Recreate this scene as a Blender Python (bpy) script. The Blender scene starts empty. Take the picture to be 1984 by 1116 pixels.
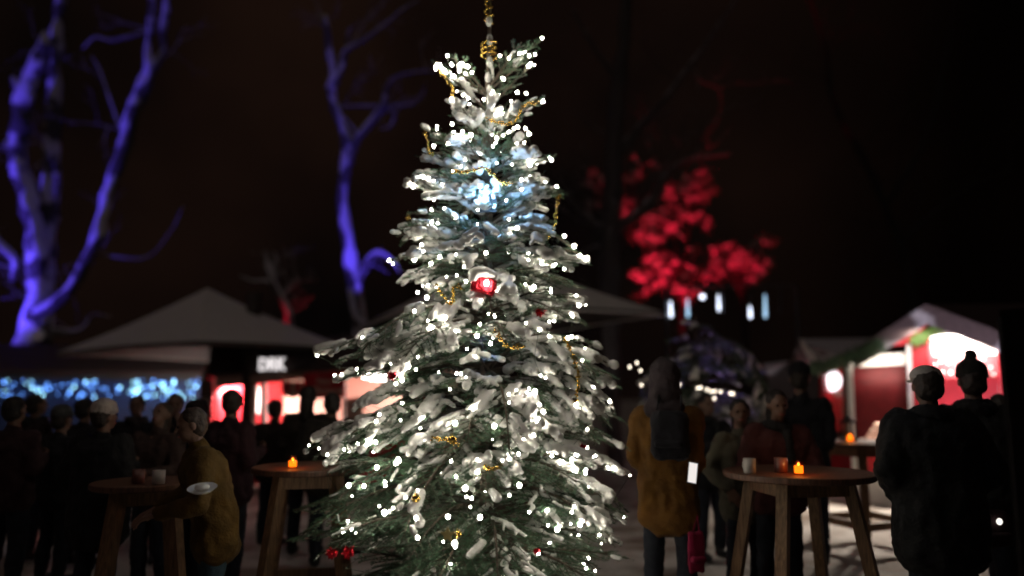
import bpy, math, random
import numpy as np
from mathutils import Vector, Matrix, noise
random.seed(7); rng = np.random.default_rng(7)
R = math.radians
sc = bpy.context.scene
COL = sc.collection

# ------------------------------------------------------------------ camera model
CAMZ, F, PITCH = 1.65, 1480.0, R(7.77)
cp, sp = math.cos(PITCH), math.sin(PITCH)
def ray(u, v):
    a, b = (u-992)/F, (558-v)/F
    return Vector((a, cp - b*sp, sp + b*cp))
def P(u, v, Y):                       # world point seen at photo pixel (u,v), at depth Y
    d = ray(u, v); k = Y/d.y
    return Vector((d.x*k, Y, CAMZ + d.z*k))
def X(u, Y): return (u-992)/F*Y/cp

# ------------------------------------------------------------------ materials
def nt(name):
    m = bpy.data.materials.new(name); m.use_nodes = True
    t = m.node_tree; b = t.nodes['Principled BSDF']; return m, t, b
def mat(name, col, rough=.7, metal=0, var=.25, scale=12, bump=0, bscale=40, sheen=0, emit=None, estr=0, coat=0, spec=.5):
    m, t, b = nt(name)
    b.inputs['Roughness'].default_value = rough; b.inputs['Metallic'].default_value = metal
    b.inputs['Specular IOR Level'].default_value = spec
    tc = t.nodes.new('ShaderNodeTexCoord')
    if var:
        n = t.nodes.new('ShaderNodeTexNoise'); n.inputs['Scale'].default_value = scale; n.inputs['Detail'].default_value = 5
        t.links.new(tc.outputs['Object'], n.inputs['Vector'])
        r = t.nodes.new('ShaderNodeValToRGB'); r.color_ramp.elements[0].position = .3; r.color_ramp.elements[1].position = .7
        r.color_ramp.elements[0].color = [c*(1-var) for c in col]+[1]; r.color_ramp.elements[1].color = [min(1, c*(1+var)) for c in col]+[1]
        t.links.new(n.outputs['Fac'], r.inputs['Fac']); t.links.new(r.outputs['Color'], b.inputs['Base Color'])
    else: b.inputs['Base Color'].default_value = (*col, 1)
    if bump:
        n2 = t.nodes.new('ShaderNodeTexNoise'); n2.inputs['Scale'].default_value = bscale; n2.inputs['Detail'].default_value = 6
        t.links.new(tc.outputs['Object'], n2.inputs['Vector'])
        bp = t.nodes.new('ShaderNodeBump'); bp.inputs['Strength'].default_value = bump; bp.inputs['Distance'].default_value = .02
        t.links.new(n2.outputs['Fac'], bp.inputs['Height']); t.links.new(bp.outputs['Normal'], b.inputs['Normal'])
    if sheen: b.inputs['Sheen Weight'].default_value = sheen
    if coat: b.inputs['Coat Weight'].default_value = coat
    if emit: b.inputs['Emission Color'].default_value = (*emit, 1); b.inputs['Emission Strength'].default_value = estr
    return m
def emis(name, col, s):
    m, t, b = nt(name); t.nodes.remove(b)
    e = t.nodes.new('ShaderNodeEmission'); e.inputs[0].default_value = (*col, 1); e.inputs[1].default_value = s
    t.links.new(e.outputs[0], t.nodes['Material Output'].inputs[0]); return m
def wood(name, col, scale=6):
    m, t, b = nt(name); b.inputs['Roughness'].default_value = .6
    tc = t.nodes.new('ShaderNodeTexCoord'); mp = t.nodes.new('ShaderNodeMapping'); mp.inputs['Scale'].default_value = (14, 14, 1.2)
    n = t.nodes.new('ShaderNodeTexNoise'); n.inputs['Scale'].default_value = scale; n.inputs['Detail'].default_value = 8; n.inputs['Distortion'].default_value = .6
    r = t.nodes.new('ShaderNodeValToRGB'); r.color_ramp.elements[0].position = .35; r.color_ramp.elements[1].position = .68
    r.color_ramp.elements[0].color = [c*.5 for c in col]+[1]; r.color_ramp.elements[1].color = [c*1.2 for c in col]+[1]
    bp = t.nodes.new('ShaderNodeBump'); bp.inputs['Strength'].default_value = .3; bp.inputs['Distance'].default_value = .01
    L = t.links.new; L(tc.outputs['Object'], mp.inputs[0]); L(mp.outputs[0], n.inputs['Vector']); L(n.outputs['Fac'], r.inputs[0]); L(r.outputs[0], b.inputs['Base Color']); L(n.outputs['Fac'], bp.inputs['Height']); L(bp.outputs[0], b.inputs['Normal'])
    return m
def snowy(name, col, amount=.45, snowcol=(.78,.8,.84), nscale=3.0):      # bark or roof with snow lying where it faces up
    m, t, b = nt(name); b.inputs['Roughness'].default_value = .85
    L = t.links.new; tc = t.nodes.new('ShaderNodeTexCoord'); g = t.nodes.new('ShaderNodeNewGeometry')
    sx = t.nodes.new('ShaderNodeSeparateXYZ'); L(g.outputs['Normal'], sx.inputs[0])
    n = t.nodes.new('ShaderNodeTexNoise'); n.inputs['Scale'].default_value = nscale; n.inputs['Detail'].default_value = 6; L(tc.outputs['Object'], n.inputs['Vector'])
    ad = t.nodes.new('ShaderNodeMath'); ad.operation = 'MULTIPLY_ADD'; L(n.outputs['Fac'], ad.inputs[0]); ad.inputs[1].default_value = 1.6; L(sx.outputs['Z'], ad.inputs[2])
    r = t.nodes.new('ShaderNodeMapRange'); r.inputs['From Min'].default_value = 1.35-amount; r.inputs['From Max'].default_value = 1.5-amount; L(ad.outputs[0], r.inputs['Value'])
    n3 = t.nodes.new('ShaderNodeTexNoise'); n3.inputs['Scale'].default_value = 25; n3.inputs['Detail'].default_value = 6; L(tc.outputs['Object'], n3.inputs['Vector'])
    cr = t.nodes.new('ShaderNodeValToRGB'); cr.color_ramp.elements[0].color = [c*.5 for c in col]+[1]; cr.color_ramp.elements[1].color = [c*1.5 for c in col]+[1]; L(n3.outputs['Fac'], cr.inputs[0])
    mx = t.nodes.new('ShaderNodeMix'); mx.data_type = 'RGBA'; L(r.outputs[0], mx.inputs['Factor']); L(cr.outputs[0], mx.inputs['A']); mx.inputs['B'].default_value = (*snowcol, 1)
    L(mx.outputs['Result'], b.inputs['Base Color'])
    bp = t.nodes.new('ShaderNodeBump'); bp.inputs['Strength'].default_value = .6; bp.inputs['Distance'].default_value = .03; L(n3.outputs['Fac'], bp.inputs['Height']); L(bp.outputs[0], b.inputs['Normal'])
    return m
M = {}
M['snow'] = mat('fresh_snow', (.80,.78,.73), .65, var=.04, scale=8, bump=.35, bscale=130)
M['needle'] = mat('fir_needles', (.080,.155,.085), .5, var=.45, scale=5)
M['bark'] = mat('fir_bark', (.10,.075,.055), .9, var=.4, bump=.5)
M['treebark'] = snowy('tree_bark_with_snow', (.09,.08,.075), .62, (.8,.8,.84), 1.6)
M['darkbark'] = mat('dark_bark', (.022,.018,.016), .9, var=.5, bump=.5)
M['bulb'] = emis('warm_white_led', (1,.93,.80), 112)
M['bulbdim'] = emis('warm_white_led_dim', (1,.93,.80), 62)
M['coldled'] = emis('cold_led', (.50,.78,1), 5)
M['blueled'] = emis('blue_led', (.12,.33,1), 9)
M['cyanled'] = emis('cyan_led', (.35,.78,1), 10)
M['tube'] = emis('tube_led', (.45,.72,1), 1.6)
M['tubew'] = emis('tube_led_white', (.75,.82,1), 3.5)
M['gold'] = mat('gold_bead', (.75,.48,.12), .22, 1, var=.3, scale=60)
M['redfoil'] = mat('red_foil', (.55,.015,.03), .25, .7, var=.5, scale=50, bump=.8, bscale=60)
M['brass'] = mat('matt_gold_star', (.42,.33,.14), .5, .6)
M['darkgreenwire'] = mat('green_wire', (.02,.04,.02), .6, var=0)
M['black'] = mat('black_plastic', (.012,.012,.014), .5, var=.2)
M['canvas'] = mat('parasol_canvas', (.07,.06,.055), .9, var=.12, scale=3, bump=.2, bscale=8)
M['hem'] = mat('parasol_hem', (.13,.12,.11), .8, var=.1)
M['wood'] = wood('table_timber', (.25,.14,.07))
M['woodtop'] = wood('table_top_timber', (.15,.07,.04), 4)
M['darkwood'] = wood('dark_timber', (.05,.035,.028))
M['brownboard'] = wood('brown_board', (.30,.20,.15))
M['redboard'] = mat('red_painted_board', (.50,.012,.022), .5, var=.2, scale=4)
M['pinkboard'] = mat('pale_board', (.60,.38,.30), .6, var=.1)
M['white'] = mat('white_paint', (.78,.76,.72), .5, var=.05)
M['navy'] = mat('navy_board', (.02,.035,.10), .6, var=.3)
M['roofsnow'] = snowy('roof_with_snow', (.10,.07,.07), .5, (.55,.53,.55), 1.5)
M['darkroof'] = snowy('dark_roof', (.045,.025,.022), -1.6)
M['steel'] = mat('dark_steel', (.08,.08,.09), .4, .8)
M['skin'] = mat('skin', (.20,.11,.075), .55, var=.1)
M['eye'] = mat('eye', (.03,.02,.02), .2, var=0)
M['lip'] = mat('lips', (.40,.12,.10), .5, var=.1)
def amber(name, col):
    m, t, b = nt(name); t.nodes.remove(b)
    a = t.nodes.new('ShaderNodeBsdfTransparent'); a.inputs[0].default_value = (*col, 1)
    g = t.nodes.new('ShaderNodeBsdfGlossy'); g.inputs['Roughness'].default_value = .1
    mx = t.nodes.new('ShaderNodeMixShader'); mx.inputs[0].default_value = .1
    t.links.new(a.outputs[0], mx.inputs[1]); t.links.new(g.outputs[0], mx.inputs[2]); t.links.new(mx.outputs[0], t.nodes['Material Output'].inputs[0]); return m
M['amber'] = amber('amber_glass', (1,.55,.2))
M['flame'] = emis('candle_glow', (1,.50,.10), 3.2)
M['flamecore'] = emis('candle_flame', (1,.75,.35), 14)
def cloth(name, col, sheen=.2): 
    if name not in M: M[name] = mat(name, col, .85, var=.25, scale=9, bump=.4, bscale=70, sheen=.03, spec=.25)
    return M[name]

# ------------------------------------------------------------------ mesh builder
def norm(v): 
    v = Vector(v); return v.normalized() if v.length > 1e-9 else Vector((0,0,1))
class MB:
    def __init__(s): s.v = []; s.f = []
    def add(s, vs, fs):
        o = len(s.v); s.v += [tuple(x) for x in vs]; s.f += [tuple(i+o for i in f) for f in fs]; return s
    def box(s, c, size, rot=None):
        x, y, z = [a/2 for a in size]
        vs = [Vector((i, j, k)) for i in (-x, x) for j in (-y, y) for k in (-z, z)]
        if rot: vs = [rot @ q for q in vs]
        c = Vector(c); return s.add([q+c for q in vs], [(0,1,3,2),(4,6,7,5),(0,4,5,1),(2,3,7,6),(0,2,6,4),(1,5,7,3)])
    def bar(s, a, b, w, h=None):               # square bar between two points
        a, b = Vector(a), Vector(b); d = b-a; h = h or w
        q = d.to_track_quat('Z', 'Y').to_matrix(); return s.box((a+b)/2, (w, h, d.length), q)
    def tube(s, path, rad, n=10, wob=0):
        path = [Vector(p) for p in path]; k = len(path); o = len(s.v)
        t0 = norm(path[1]-path[0]); up = Vector((0,0,1)) if abs(t0.z) < .9 else Vector((1,0,0)); a = norm(t0.cross(up))
        for i, p in enumerate(path):
            t = norm(path[min(i+1, k-1)]-path[max(i-1, 0)]); a = norm(a - t*a.dot(t)); b = t.cross(a); r = rad[i] if hasattr(rad, '__len__') else rad
            for j in range(n):
                th = 2*math.pi*j/n; d = a*math.cos(th)+b*math.sin(th)
                rr = r*(1+wob*noise.noise(p*2.3+d*1.1)) if wob else r
                s.v.append(tuple(p+d*rr))
        for i in range(k-1):
            for j in range(n):
                j2 = (j+1) % n; s.f.append((o+i*n+j, o+i*n+j2, o+(i+1)*n+j2, o+(i+1)*n+j))
        s.f.append(tuple(o+j for j in range(n))[::-1]); s.f.append(tuple(o+(k-1)*n+j for j in range(n))); return s
    def cap(s, p0, r0, p1, r1, n=8):           # closed capsule with round ends
        p0, p1 = Vector(p0), Vector(p1); d = p1-p0; L = d.length; t = norm(d)
        if L < 1e-6: return s.ell(p0, (r0, r0, r0), n)
        pts = [p0-t*r0*.92, p0-t*r0*.6, p0, p1, p1+t*r1*.6, p1+t*r1*.92]; return s.tube(pts, [r0*.38, r0*.8, r0, r1, r1*.8, r1*.38], n)
    def chain(s, pts, rs, n=8):
        for i in range(len(pts)-1): s.cap(pts[i], rs[i], pts[i+1], rs[i+1], n)
        return s
    def ell(s, c, r, n=10, rot=None):
        c = Vector(c); m = max(4, n//2+1); vs = []
        for i in range(1, m):
            ph = math.pi*i/m
            for j in range(n):
                th = 2*math.pi*j/n; q = Vector((r[0]*math.sin(ph)*math.cos(th), r[1]*math.sin(ph)*math.sin(th), r[2]*math.cos(ph)))
                vs.append(c+(rot@q if rot else q))
        top = Vector((0,0,r[2])); 
        if rot: top = rot@top
        vs += [c+top, c-top]; N = len(vs); fs = []
        for i in range(m-2):
            for j in range(n): fs.append((i*n+j, (i+1)*n+j, (i+1)*n+(j+1)%n, i*n+(j+1)%n))
        for j in range(n): fs.append((N-2, j, (j+1)%n)); fs.append((N-1, (m-2)*n+(j+1)%n, (m-2)*n+j))
        return s.add(vs, fs)
    def lathe(s, prof, c=(0,0,0), n=24):
        c = Vector(c); o = len(s.v)
        for r, z in prof:
            for j in range(n): th = 2*math.pi*j/n; s.v.append(tuple(c+Vector((r*math.cos(th), r*math.sin(th), z))))
        for i in range(len(prof)-1):
            for j in range(n): j2 = (j+1)%n; s.f.append((o+i*n+j, o+i*n+j2, o+(i+1)*n+j2, o+(i+1)*n+j))
        if prof[0][0] > 1e-4: s.f.append(tuple(o+j for j in range(n))[::-1])
        if prof[-1][0] > 1e-4: s.f.append(tuple(o+(len(prof)-1)*n+j for j in range(n)))
        return s
    def plate(s, pts, thick):                  # polygon given by points, extruded along thick vector
        pts = [Vector(p) for p in pts]; t = Vector(thick); n = len(pts)
        return s.add(pts+[p+t for p in pts], [tuple(range(n)), tuple(range(n, 2*n))[::-1]]+[(i, (i+1)%n+0, (i+1)%n+n, i+n)[::-1] for i in range(n)])
    def mesh(s, name):
        me = bpy.data.meshes.new(name); me.from_pydata(s.v, [], s.f); me.update(); return me
    def build(s, name, m, parent=None, world=False, smooth=False, me=None, loc=None):
        if world and parent is not None:
            o = parent.location; s.v = [(x-o[0], y-o[1], z-o[2]) for x, y, z in s.v]
        elif loc is not None:
            o = Vector(loc); s.v = [(x-o[0], y-o[1], z-o[2]) for x, y, z in s.v]
        me = me or s.mesh(name)
        if smooth: me.shade_smooth()
        ob = bpy.data.objects.new(name, me); COL.objects.link(ob)
        me.materials.append(m)
        if parent is not None: ob.parent = parent
        elif loc is not None: ob.location = loc
        return ob
def remesh(mb, voxel, smooth=2, disp=0, dsize=.1, name='tmp'):
    me = mb.mesh(name); ob = bpy.data.objects.new(name, me); COL.objects.link(ob)
    r = ob.modifiers.new('r', 'REMESH'); r.mode = 'VOXEL'; r.voxel_size = voxel; r.use_smooth_shade = True
    if smooth: q = ob.modifiers.new('s', 'SMOOTH'); q.factor = .5; q.iterations = smooth
    if disp:
        key = 'clouds%.3f' % dsize; tx = bpy.data.textures.get(key)
        if tx is None: tx = bpy.data.textures.new(key, 'CLOUDS'); tx.noise_scale = dsize; tx.noise_depth = 2
        d = ob.modifiers.new('d', 'DISPLACE'); d.texture = tx; d.strength = disp; d.mid_level = .5; d.texture_coords = 'LOCAL'
    dg = bpy.context.evaluated_depsgraph_get(); out = bpy.data.meshes.new_from_object(ob.evaluated_get(dg)); out.name = name
    bpy.data.objects.remove(ob); bpy.data.meshes.remove(me); out.materials.clear(); return out
def link(name, me, m, parent=None, smooth=True):
    if smooth: me.shade_smooth()
    me.materials.append(m); ob = bpy.data.objects.new(name, me); COL.objects.link(ob)
    if parent is not None: ob.parent = parent
    return ob
def thing(name, label, cat, loc=(0,0,0), rz=0, group=None):
    o = bpy.data.objects.new(name, None); COL.objects.link(o); o.location = loc; o.rotation_euler = (0,0,rz); o.empty_display_size = .1
    o['label'] = label; o['category'] = cat
    if group: o['group'] = group
    return o
def tag(o, label, cat, group=None):
    o['label'] = label; o['category'] = cat
    if group: o['group'] = group
    return o
def catmull(pts, k=5):
    pts = [list(p) for p in pts]; q = [pts[0]]+pts+[pts[-1]]; out = []
    for i in range(1, len(q)-2):
        for j in range(k):
            t = j/k; a, b, c, d = (np.array(q[i-1]), np.array(q[i]), np.array(q[i+1]), np.array(q[i+2]))
            out.append(.5*((2*b)+(-a+c)*t+(2*a-5*b+4*c-d)*t*t+(-a+3*b-3*c+d)*t**3))
    out.append(np.array(pts[-1])); return out
def light(kind, name, loc, energy, col, size=.1, target=None, spot=60, blend=.5):
    l = bpy.data.lights.new(name, kind); l.energy = energy; l.color = col
    if kind == 'AREA': l.size = size
    else: l.shadow_soft_size = size
    if kind == 'SPOT': l.spot_size = R(spot); l.spot_blend = blend
    o = bpy.data.objects.new(name, l); COL.objects.link(o); o.location = loc
    if target is not None: o.rotation_euler = (Vector(target)-Vector(loc)).to_track_quat('-Z', 'Y').to_euler()
    return o

# ------------------------------------------------------------------ ground
def ground():
    mb = MB(); n = 130; xs = np.concatenate([[-150,-60,-30], np.linspace(-15, 15, n), [30,60,150]]); ys = np.concatenate([[-40,-10], np.linspace(0, 28, n), [45,80,160]])
    for y in ys:
        for x in xs:
            z = 0
            if abs(x) < 15 and 0 < y < 28: z = .025*noise.noise(Vector((x*1.7, y*1.7, 0)))+.022*noise.noise(Vector((x*5, y*5, 3)))-.02
            mb.v.append((x, y, z))
    w = len(xs)
    for j in range(len(ys)-1):
        for i in range(w-1): mb.f.append((j*w+i, j*w+i+1, (j+1)*w+i+1, (j+1)*w+i))
    m, t, b = nt('trampled_snow'); b.inputs['Roughness'].default_value = .75; L = t.links.new
    tc = t.nodes.new('ShaderNodeTexCoord'); n1 = t.nodes.new('ShaderNodeTexNoise'); n1.inputs['Scale'].default_value = 1.1; n1.inputs['Detail'].default_value = 8
    n2 = t.nodes.new('ShaderNodeTexNoise'); n2.inputs['Scale'].default_value = 14; n2.inputs['Detail'].default_value = 8
    r = t.nodes.new('ShaderNodeValToRGB'); r.color_ramp.elements[0].position = .38; r.color_ramp.elements[1].position = .58
    r.color_ramp.elements[0].color = (.22,.17,.13,1); r.color_ramp.elements[1].color = (.60,.57,.53,1)
    bp = t.nodes.new('ShaderNodeBump'); bp.inputs['Strength'].default_value = .8; bp.inputs['Distance'].default_value = .05
    L(tc.outputs['Object'], n1.inputs['Vector']); L(tc.outputs['Object'], n2.inputs['Vector']); L(n1.outputs['Fac'], r.inputs[0]); L(r.outputs[0], b.inputs['Base Color']); L(n2.outputs['Fac'], bp.inputs['Height']); L(bp.outputs[0], b.inputs['Normal'])
    g = mb.build('ground', m, smooth=True); g['kind'] = 'structure'
ground()

# ------------------------------------------------------------------ christmas fir
TY = 5.5; TX = X(945, TY)
PROF = [(55,20,20),(80,100,100),(110,95,105),(150,75,88),(200,75,112),(250,140,100),(300,135,125),(360,162,145),(430,158,145),(460,180,145),(510,195,188),(560,182,190),(610,182,192),(650,192,196),(680,250,208),(705,325,225),(740,300,240),(800,268,262),(870,345,272),(930,345,278),(1000,380,282),(1060,372,286),(1150,365,284),(1250,330,260),(1350,250,220)]
PZ = [P(945, a, TY).z for a, _, _ in PROF][::-1]
K = TY/F*1.0
PL = [b*K/ (ray(945, a).y) for a, b, _ in PROF][::-1]; PR = [c*K/(ray(945, a).y) for a, _, c in PROF][::-1]
def prof(z, phi):
    l, r = np.interp(z, PZ, PL), np.interp(z, PZ, PR); c = math.cos(phi)
    return (l+r)/2+(r-l)/2*c - .06*(l+r)/2*abs(math.sin(phi))
def build_fir(root, center, whorls, prof, elev, snowf, voxel, needle_len=.026, dens=.0062, snow_r=.0295, shoot_sp=.075, extra=(), patch=.49, jit=.06):
    cx, cy = center; wood_ = MB(); snow_ = MB(); seg = []
    V = Vector
    jobs = [(z0, off+2*math.pi*(k+random.uniform(-.25, .25))/nb, None) for (z0, nb, off) in whorls for k in range(nb)]+[(None, None, e) for e in extra]
    for z0, phi, ex in jobs:
        if True:
            if ex:
                tip, e0, dr = ex; phi = math.atan2(tip[1]-cy, tip[0]-cx); L = math.hypot(tip[0]-cx, tip[1]-cy); zz = tip[2]-L*math.tan(e0-dr*.42)
            else:
                zz = z0+random.uniform(-jit, jit); e0, dr = elev(zz)
                e0 += random.uniform(-.28, .28); dr *= random.uniform(.4, 1.7)
                L = prof(zz, phi)
                for _ in range(3): L = prof(zz+L*math.tan(e0-dr*.42), phi)
                L *= random.choice((.66, .78, .88, .95, .98, 1.0))*random.uniform(.97, 1.02)
            if L < .05: continue
            away = math.sin(phi) > .35
            u = V((math.cos(phi), math.sin(phi), 0)); n = max(5, int(L/.09)); pts = []; p = V((cx, cy, zz)); e = e0; st = L/n/math.cos(e0-dr*.4)
            yaw = 0; yv = random.uniform(-.15, .15)
            for i in range(n+1):
                pts.append(p.copy()); t = i/n; e = e0-dr*t**1.4; yaw = yv*t
                d = V((math.cos(phi+yaw)*math.cos(e), math.sin(phi+yaw)*math.cos(e), math.sin(e))); p = p+d*st
            r0 = .007+.010*L
            wood_.tube(pts, [max(.003, r0*(1-.8*i/n)) for i in range(n+1)], 6)
            sf = snowf(zz, phi)
            def needles(a, b): seg.append((a, b, away))
            for i in range(n): 
                if i/n > .22: needles(pts[i], pts[i+1])
            # snow on the main axis
            def bare(q): return .5+.5*noise.noise(V(q)*4.2)+.25*noise.noise(V(q)*11+V((9,9,9))) < patch+(1-min(1, sf))*.22
            i0 = int(n*random.uniform(.5, .85)); chain = []
            for i in range(i0, n+1):
                if bare(pts[i]) or random.random() < .14: 
                    if len(chain) > 1: snow_.chain([c[0] for c in chain], [c[1] for c in chain], 7)
                    chain = []; continue
                r = snow_r*sf*random.choice((.5, .7, .9, 1.15, 1.35))*(.7 if i < n*.5 else 1)
                chain.append((pts[i]+V((random.uniform(-.006, .006), random.uniform(-.006, .006), r*.62)), r))
            if len(chain) > 1 and sf > .25: snow_.chain([c[0] for c in chain], [c[1] for c in chain], 7)
            # side shoots
            s = .18*L; side = 1; total = L
            while s < L*.99:
                t = s/L; fi = t*n; i = min(n-1, int(fi)); p = pts[i].lerp(pts[i+1], fi-i); ax = norm(pts[i+1]-pts[i]); lat = norm(ax.cross(V((0,0,1))))*side
                sl = min(.42, ((1-t)*L*.52+.055)*random.uniform(.75, 1.15))
                d0 = norm(ax*.72+lat*.78+V((0,0,random.uniform(-.12, .12)))); m = max(2, int(sl/.06)); q = [p]; 
                for j in range(m): d0 = norm(d0+ax*.06+V((0,0,-.10*dr))); q.append(q[-1]+d0*sl/m)
                for j in range(m): needles(q[j], q[j+1])
                if sl > .06 : wood_.tube(q, [max(.0018, .0045*(1-.6*j/m)) for j in range(m+1)], 4)
                if random.random() < .58*min(1, sf*1.25) and not bare(q[len(q)//2]):
                    r = snow_r*sf*random.uniform(.55, .95); j0 = 0 if random.random() < .35 else m//2
                    cp_ = [c+V((random.uniform(-.005, .005), 0, r*.6)) for c in q[j0:]]
                    k0 = 0
                    while k0 < len(cp_)-1:
                        k1 = k0+random.choice((1, 2, 2, 3)); sg = cp_[k0:k1+1]
                        if random.random() < .84: snow_.chain(sg, [r*random.uniform(.6, 1.5) for _ in sg], 7)
                        k0 = k1
                if sl > .13:                                   # tertiary shoots
                    s2 = .3*sl; sd = 1
                    while s2 < sl*.97:
                        t2 = s2/sl; f2 = t2*m; j = min(m-1, int(f2)); p2 = q[j].lerp(q[j+1], f2-j); a2 = norm(q[j+1]-q[j]); l2 = norm(a2.cross(V((0,0,1))))*sd
                        tl = ((1-t2)*sl*.45+.035)*random.uniform(.7, 1.1); e2 = p2+norm(a2*.75+l2*.75+V((0,0,-.1)))*tl
                        needles(p2, e2)
                        if random.random() < .22*sf and not bare(e2): r = snow_r*sf*random.uniform(.45, .75); snow_.cap(p2+V((0,0,r*.6)), r*.9, e2+V((0,0,r*.55)), r*.75, 6)
                        s2 += .055; sd = -sd
                s += shoot_sp*.5*random.uniform(.8, 1.2); side = -side
    # needles, vectorised
    A = np.array([a for a, b, c in seg]); B = np.array([b for a, b, c in seg]); AW = np.array([c for a, b, c in seg])
    D = B-A; Ln = np.linalg.norm(D, axis=1); cnt = np.maximum(2, (Ln/(dens*np.where(AW, 1.9, 1.0))).astype(int)); idx = np.repeat(np.arange(len(seg)), cnt)
    N = len(idx); T = D[idx]/Ln[idx][:, None]; base = A[idx]+D[idx]*rng.random(N)[:, None]
    up = np.array([0,0,1.0]); S = np.cross(T, up); S /= np.linalg.norm(S, axis=1)[:, None]+1e-9; U = np.cross(S, T)
    vs = []; 
    for c in range(3):
        th = rng.uniform(-.35, math.pi+.35, N); out = S*np.cos(th)[:, None]+U*np.sin(th)[:, None]*.8
        ln = needle_len*rng.uniform(.7, 1.15, N)[:, None]; jit = T*(rng.random(N)[:, None]*dens)
        b0 = base+jit; w = .0016*needle_len/.024
        nn = np.cross(out, T); tip = b0+out*ln*.85+T*ln*.55
        vs.append(np.stack([b0-T*w*.9+nn*w*.3, b0+T*w*.9-nn*w*.3, tip], 1).reshape(-1, 3))
    vv = np.concatenate(vs); nf = len(vv)//3
    vv = vv-np.array(root.location)
    me = bpy.data.meshes.new('needles'); me.vertices.add(len(vv)); me.vertices.foreach_set('co', vv.astype('f').ravel()); me.loops.add(nf*3); me.loops.foreach_set('vertex_index', np.arange(nf*3, dtype='i'))
    me.polygons.add(nf); me.polygons.foreach_set('loop_start', np.arange(0, nf*3, 3, dtype='i')); me.update(); me.validate()
    ned = link('needles', me, M['needle'], root, smooth=False)
    wb = wood_.build('branches', M['bark'], root, world=True, smooth=True)
    o = root.location; snow_.v = [(x-o[0], y-o[1], z-o[2]) for x, y, z in snow_.v]
    sm = remesh(snow_, voxel, 1, disp=.014, dsize=.03, name='snow'); so = link('snow', sm, M['snow'], root)
    print('FIR', nf, 'needles', len(sm.polygons), 'snow polys', flush=True)
    return ned, wb, so
fir = thing('christmas_tree', 'tall snow-covered Christmas fir with white lights, gold beads and red ornaments', 'christmas tree', (TX, TY, 0))
def elev_main(z):
    e = float(np.interp(z, [.3, 1.2, 2.2, 3.0, 3.4, 3.85], [.05, .16, .26, .45, .62, .62]))
    d = float(np.interp(z, [.3, 1.2, 2.2, 3.0, 3.4, 3.85], [.35, .75, .85, .75, .35, .1])); return e, d
def snow_main(z, phi):
    base = float(np.interp(z, [.3, .8, 1.2, 1.5, 2.4, 3.5, 3.8, 4], [.5, .78, .95, 1.0, 1.0, 1.0, .6, .5]))
    if z < 1.3 and math.cos(phi) < -.2: base *= .6
    return base
whorls = [(3.88, 4, .9), (3.58, 4, 2.0), (3.42, 8, .2), (3.28, 8, .9)]
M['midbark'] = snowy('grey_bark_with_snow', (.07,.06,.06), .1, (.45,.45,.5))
z = 3.20; k = 0
while z > .25:
    whorls.append((z, (9 if k % 2 == 0 else 6)+(3 if z < 1.6 else 0), random.uniform(0, 6.28))); z -= .085 if z > 1.5 else .125; k += 1
EX = []
for (u, v, dy) in [(842,128,0),(870,108,-.12),(1040,103,0),(1028,128,-.1),(1050,78,.05),(1056,193,0),(1000,205,-.25),(872,200,-.1),(812,250,0),(820,300,-.1),(1074,310,0),(782,362,0),(786,420,-.1),(1098,385,0),(1080,440,-.1),(768,452,0),(750,513,-.1),(765,560,0),(1130,500,.1),(1140,515,-.1),(1132,570,0),(1140,640,-.1),(1135,600,0),
    (612,693,0),(636,716,-.15),(700,676,-.1),(650,745,0),(700,790,-.3),(640,838,-.1),(600,868,0),(588,885,-.1),(632,925,0),(570,995,0),(595,1005,-.2),(620,975,.1),(1168,682,0),(1190,720,0),(1204,760,0),(1195,742,-.3),(1215,830,-.1),(1222,880,0),(1224,930,-.1),(1218,1010,0),(1205,1060,-.2),(560,1050,0),(1222,1090,0)]:
    tip = P(u, v, TY+dy); e_, d_ = elev_main(tip.z)
    if tip.z > 3.95: e_, d_ = .75, .1
    elif tip.z > 3.5: e_, d_ = .7, .3
    EX.append(((tip.x, tip.y, tip.z), e_+random.uniform(-.05, .12), d_*random.uniform(.8, 1.2)))
LZ = P(945, 400, TY).z
def prof2(z, phi):
    r = float(prof(z, phi)); a = (phi+math.pi/2+math.pi) % (2*math.pi)-math.pi
    if abs(a) < .75 and LZ-.22 < z < LZ+.25: r *= .42
    return r
ned, wb, snw = build_fir(fir, (TX, TY), whorls, prof2, elev_main, snow_main, .0085, extra=EX)
tz = [0, .5, 1.5, 2.5, 3.3, 3.9, 4.25, 4.75]; tr = [.075, .068, .055, .042, .030, .019, .013, .008]
MB().tube([(TX+.012*math.sin(a*3), TY, a) for a in tz], tr, 10, .1).build('trunk', M['bark'], fir, world=True, smooth=True)
for a in (3.9, 4.0, 4.12, 4.3, 4.45): MB().ell((TX+random.uniform(-.01, .01), TY-.012, a), (.024, .02, .045)).build('snow_clump', M['snow'], fir, world=True, smooth=True)

bpy.context.view_layer.update()
cam0 = Vector((0, 0, CAMZ))
def surf(u, v, off=.02):
    """point just in front of the fir's real surface, seen in direction (u,v)"""
    d = ray(u, v).normalized(); best = None
    for o in (snw, ned):
        loc = o.matrix_world.translation; ok, p, nn, i = o.ray_cast(cam0-loc, d)
        if ok:
            t = (p+loc-cam0).length
            if best is None or t < best: best = t
    # nominal surface
    q = P(u, v, TY); dx = q.x-TX; r = float(prof(q.z, 0 if dx > 0 else math.pi)); yy = TY-math.sqrt(max(0.0, (r*.9)**2-dx*dx)); tn = (P(u, v, yy)-cam0).length
    if best is None or best > tn+.35:
        c = cam0+d*tn; bp, bd = c, 9
        for o in (snw, ned):
            loc = o.matrix_world.translation; ok, p, nn, i = o.closest_point_on_mesh(c-loc)
            if ok and (p+loc-c).length < bd: bd = (p+loc-c).length; bp = p+loc+nn*.004
        return bp if bd < .16 else c
    return cam0+d*(best-off)
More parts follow.
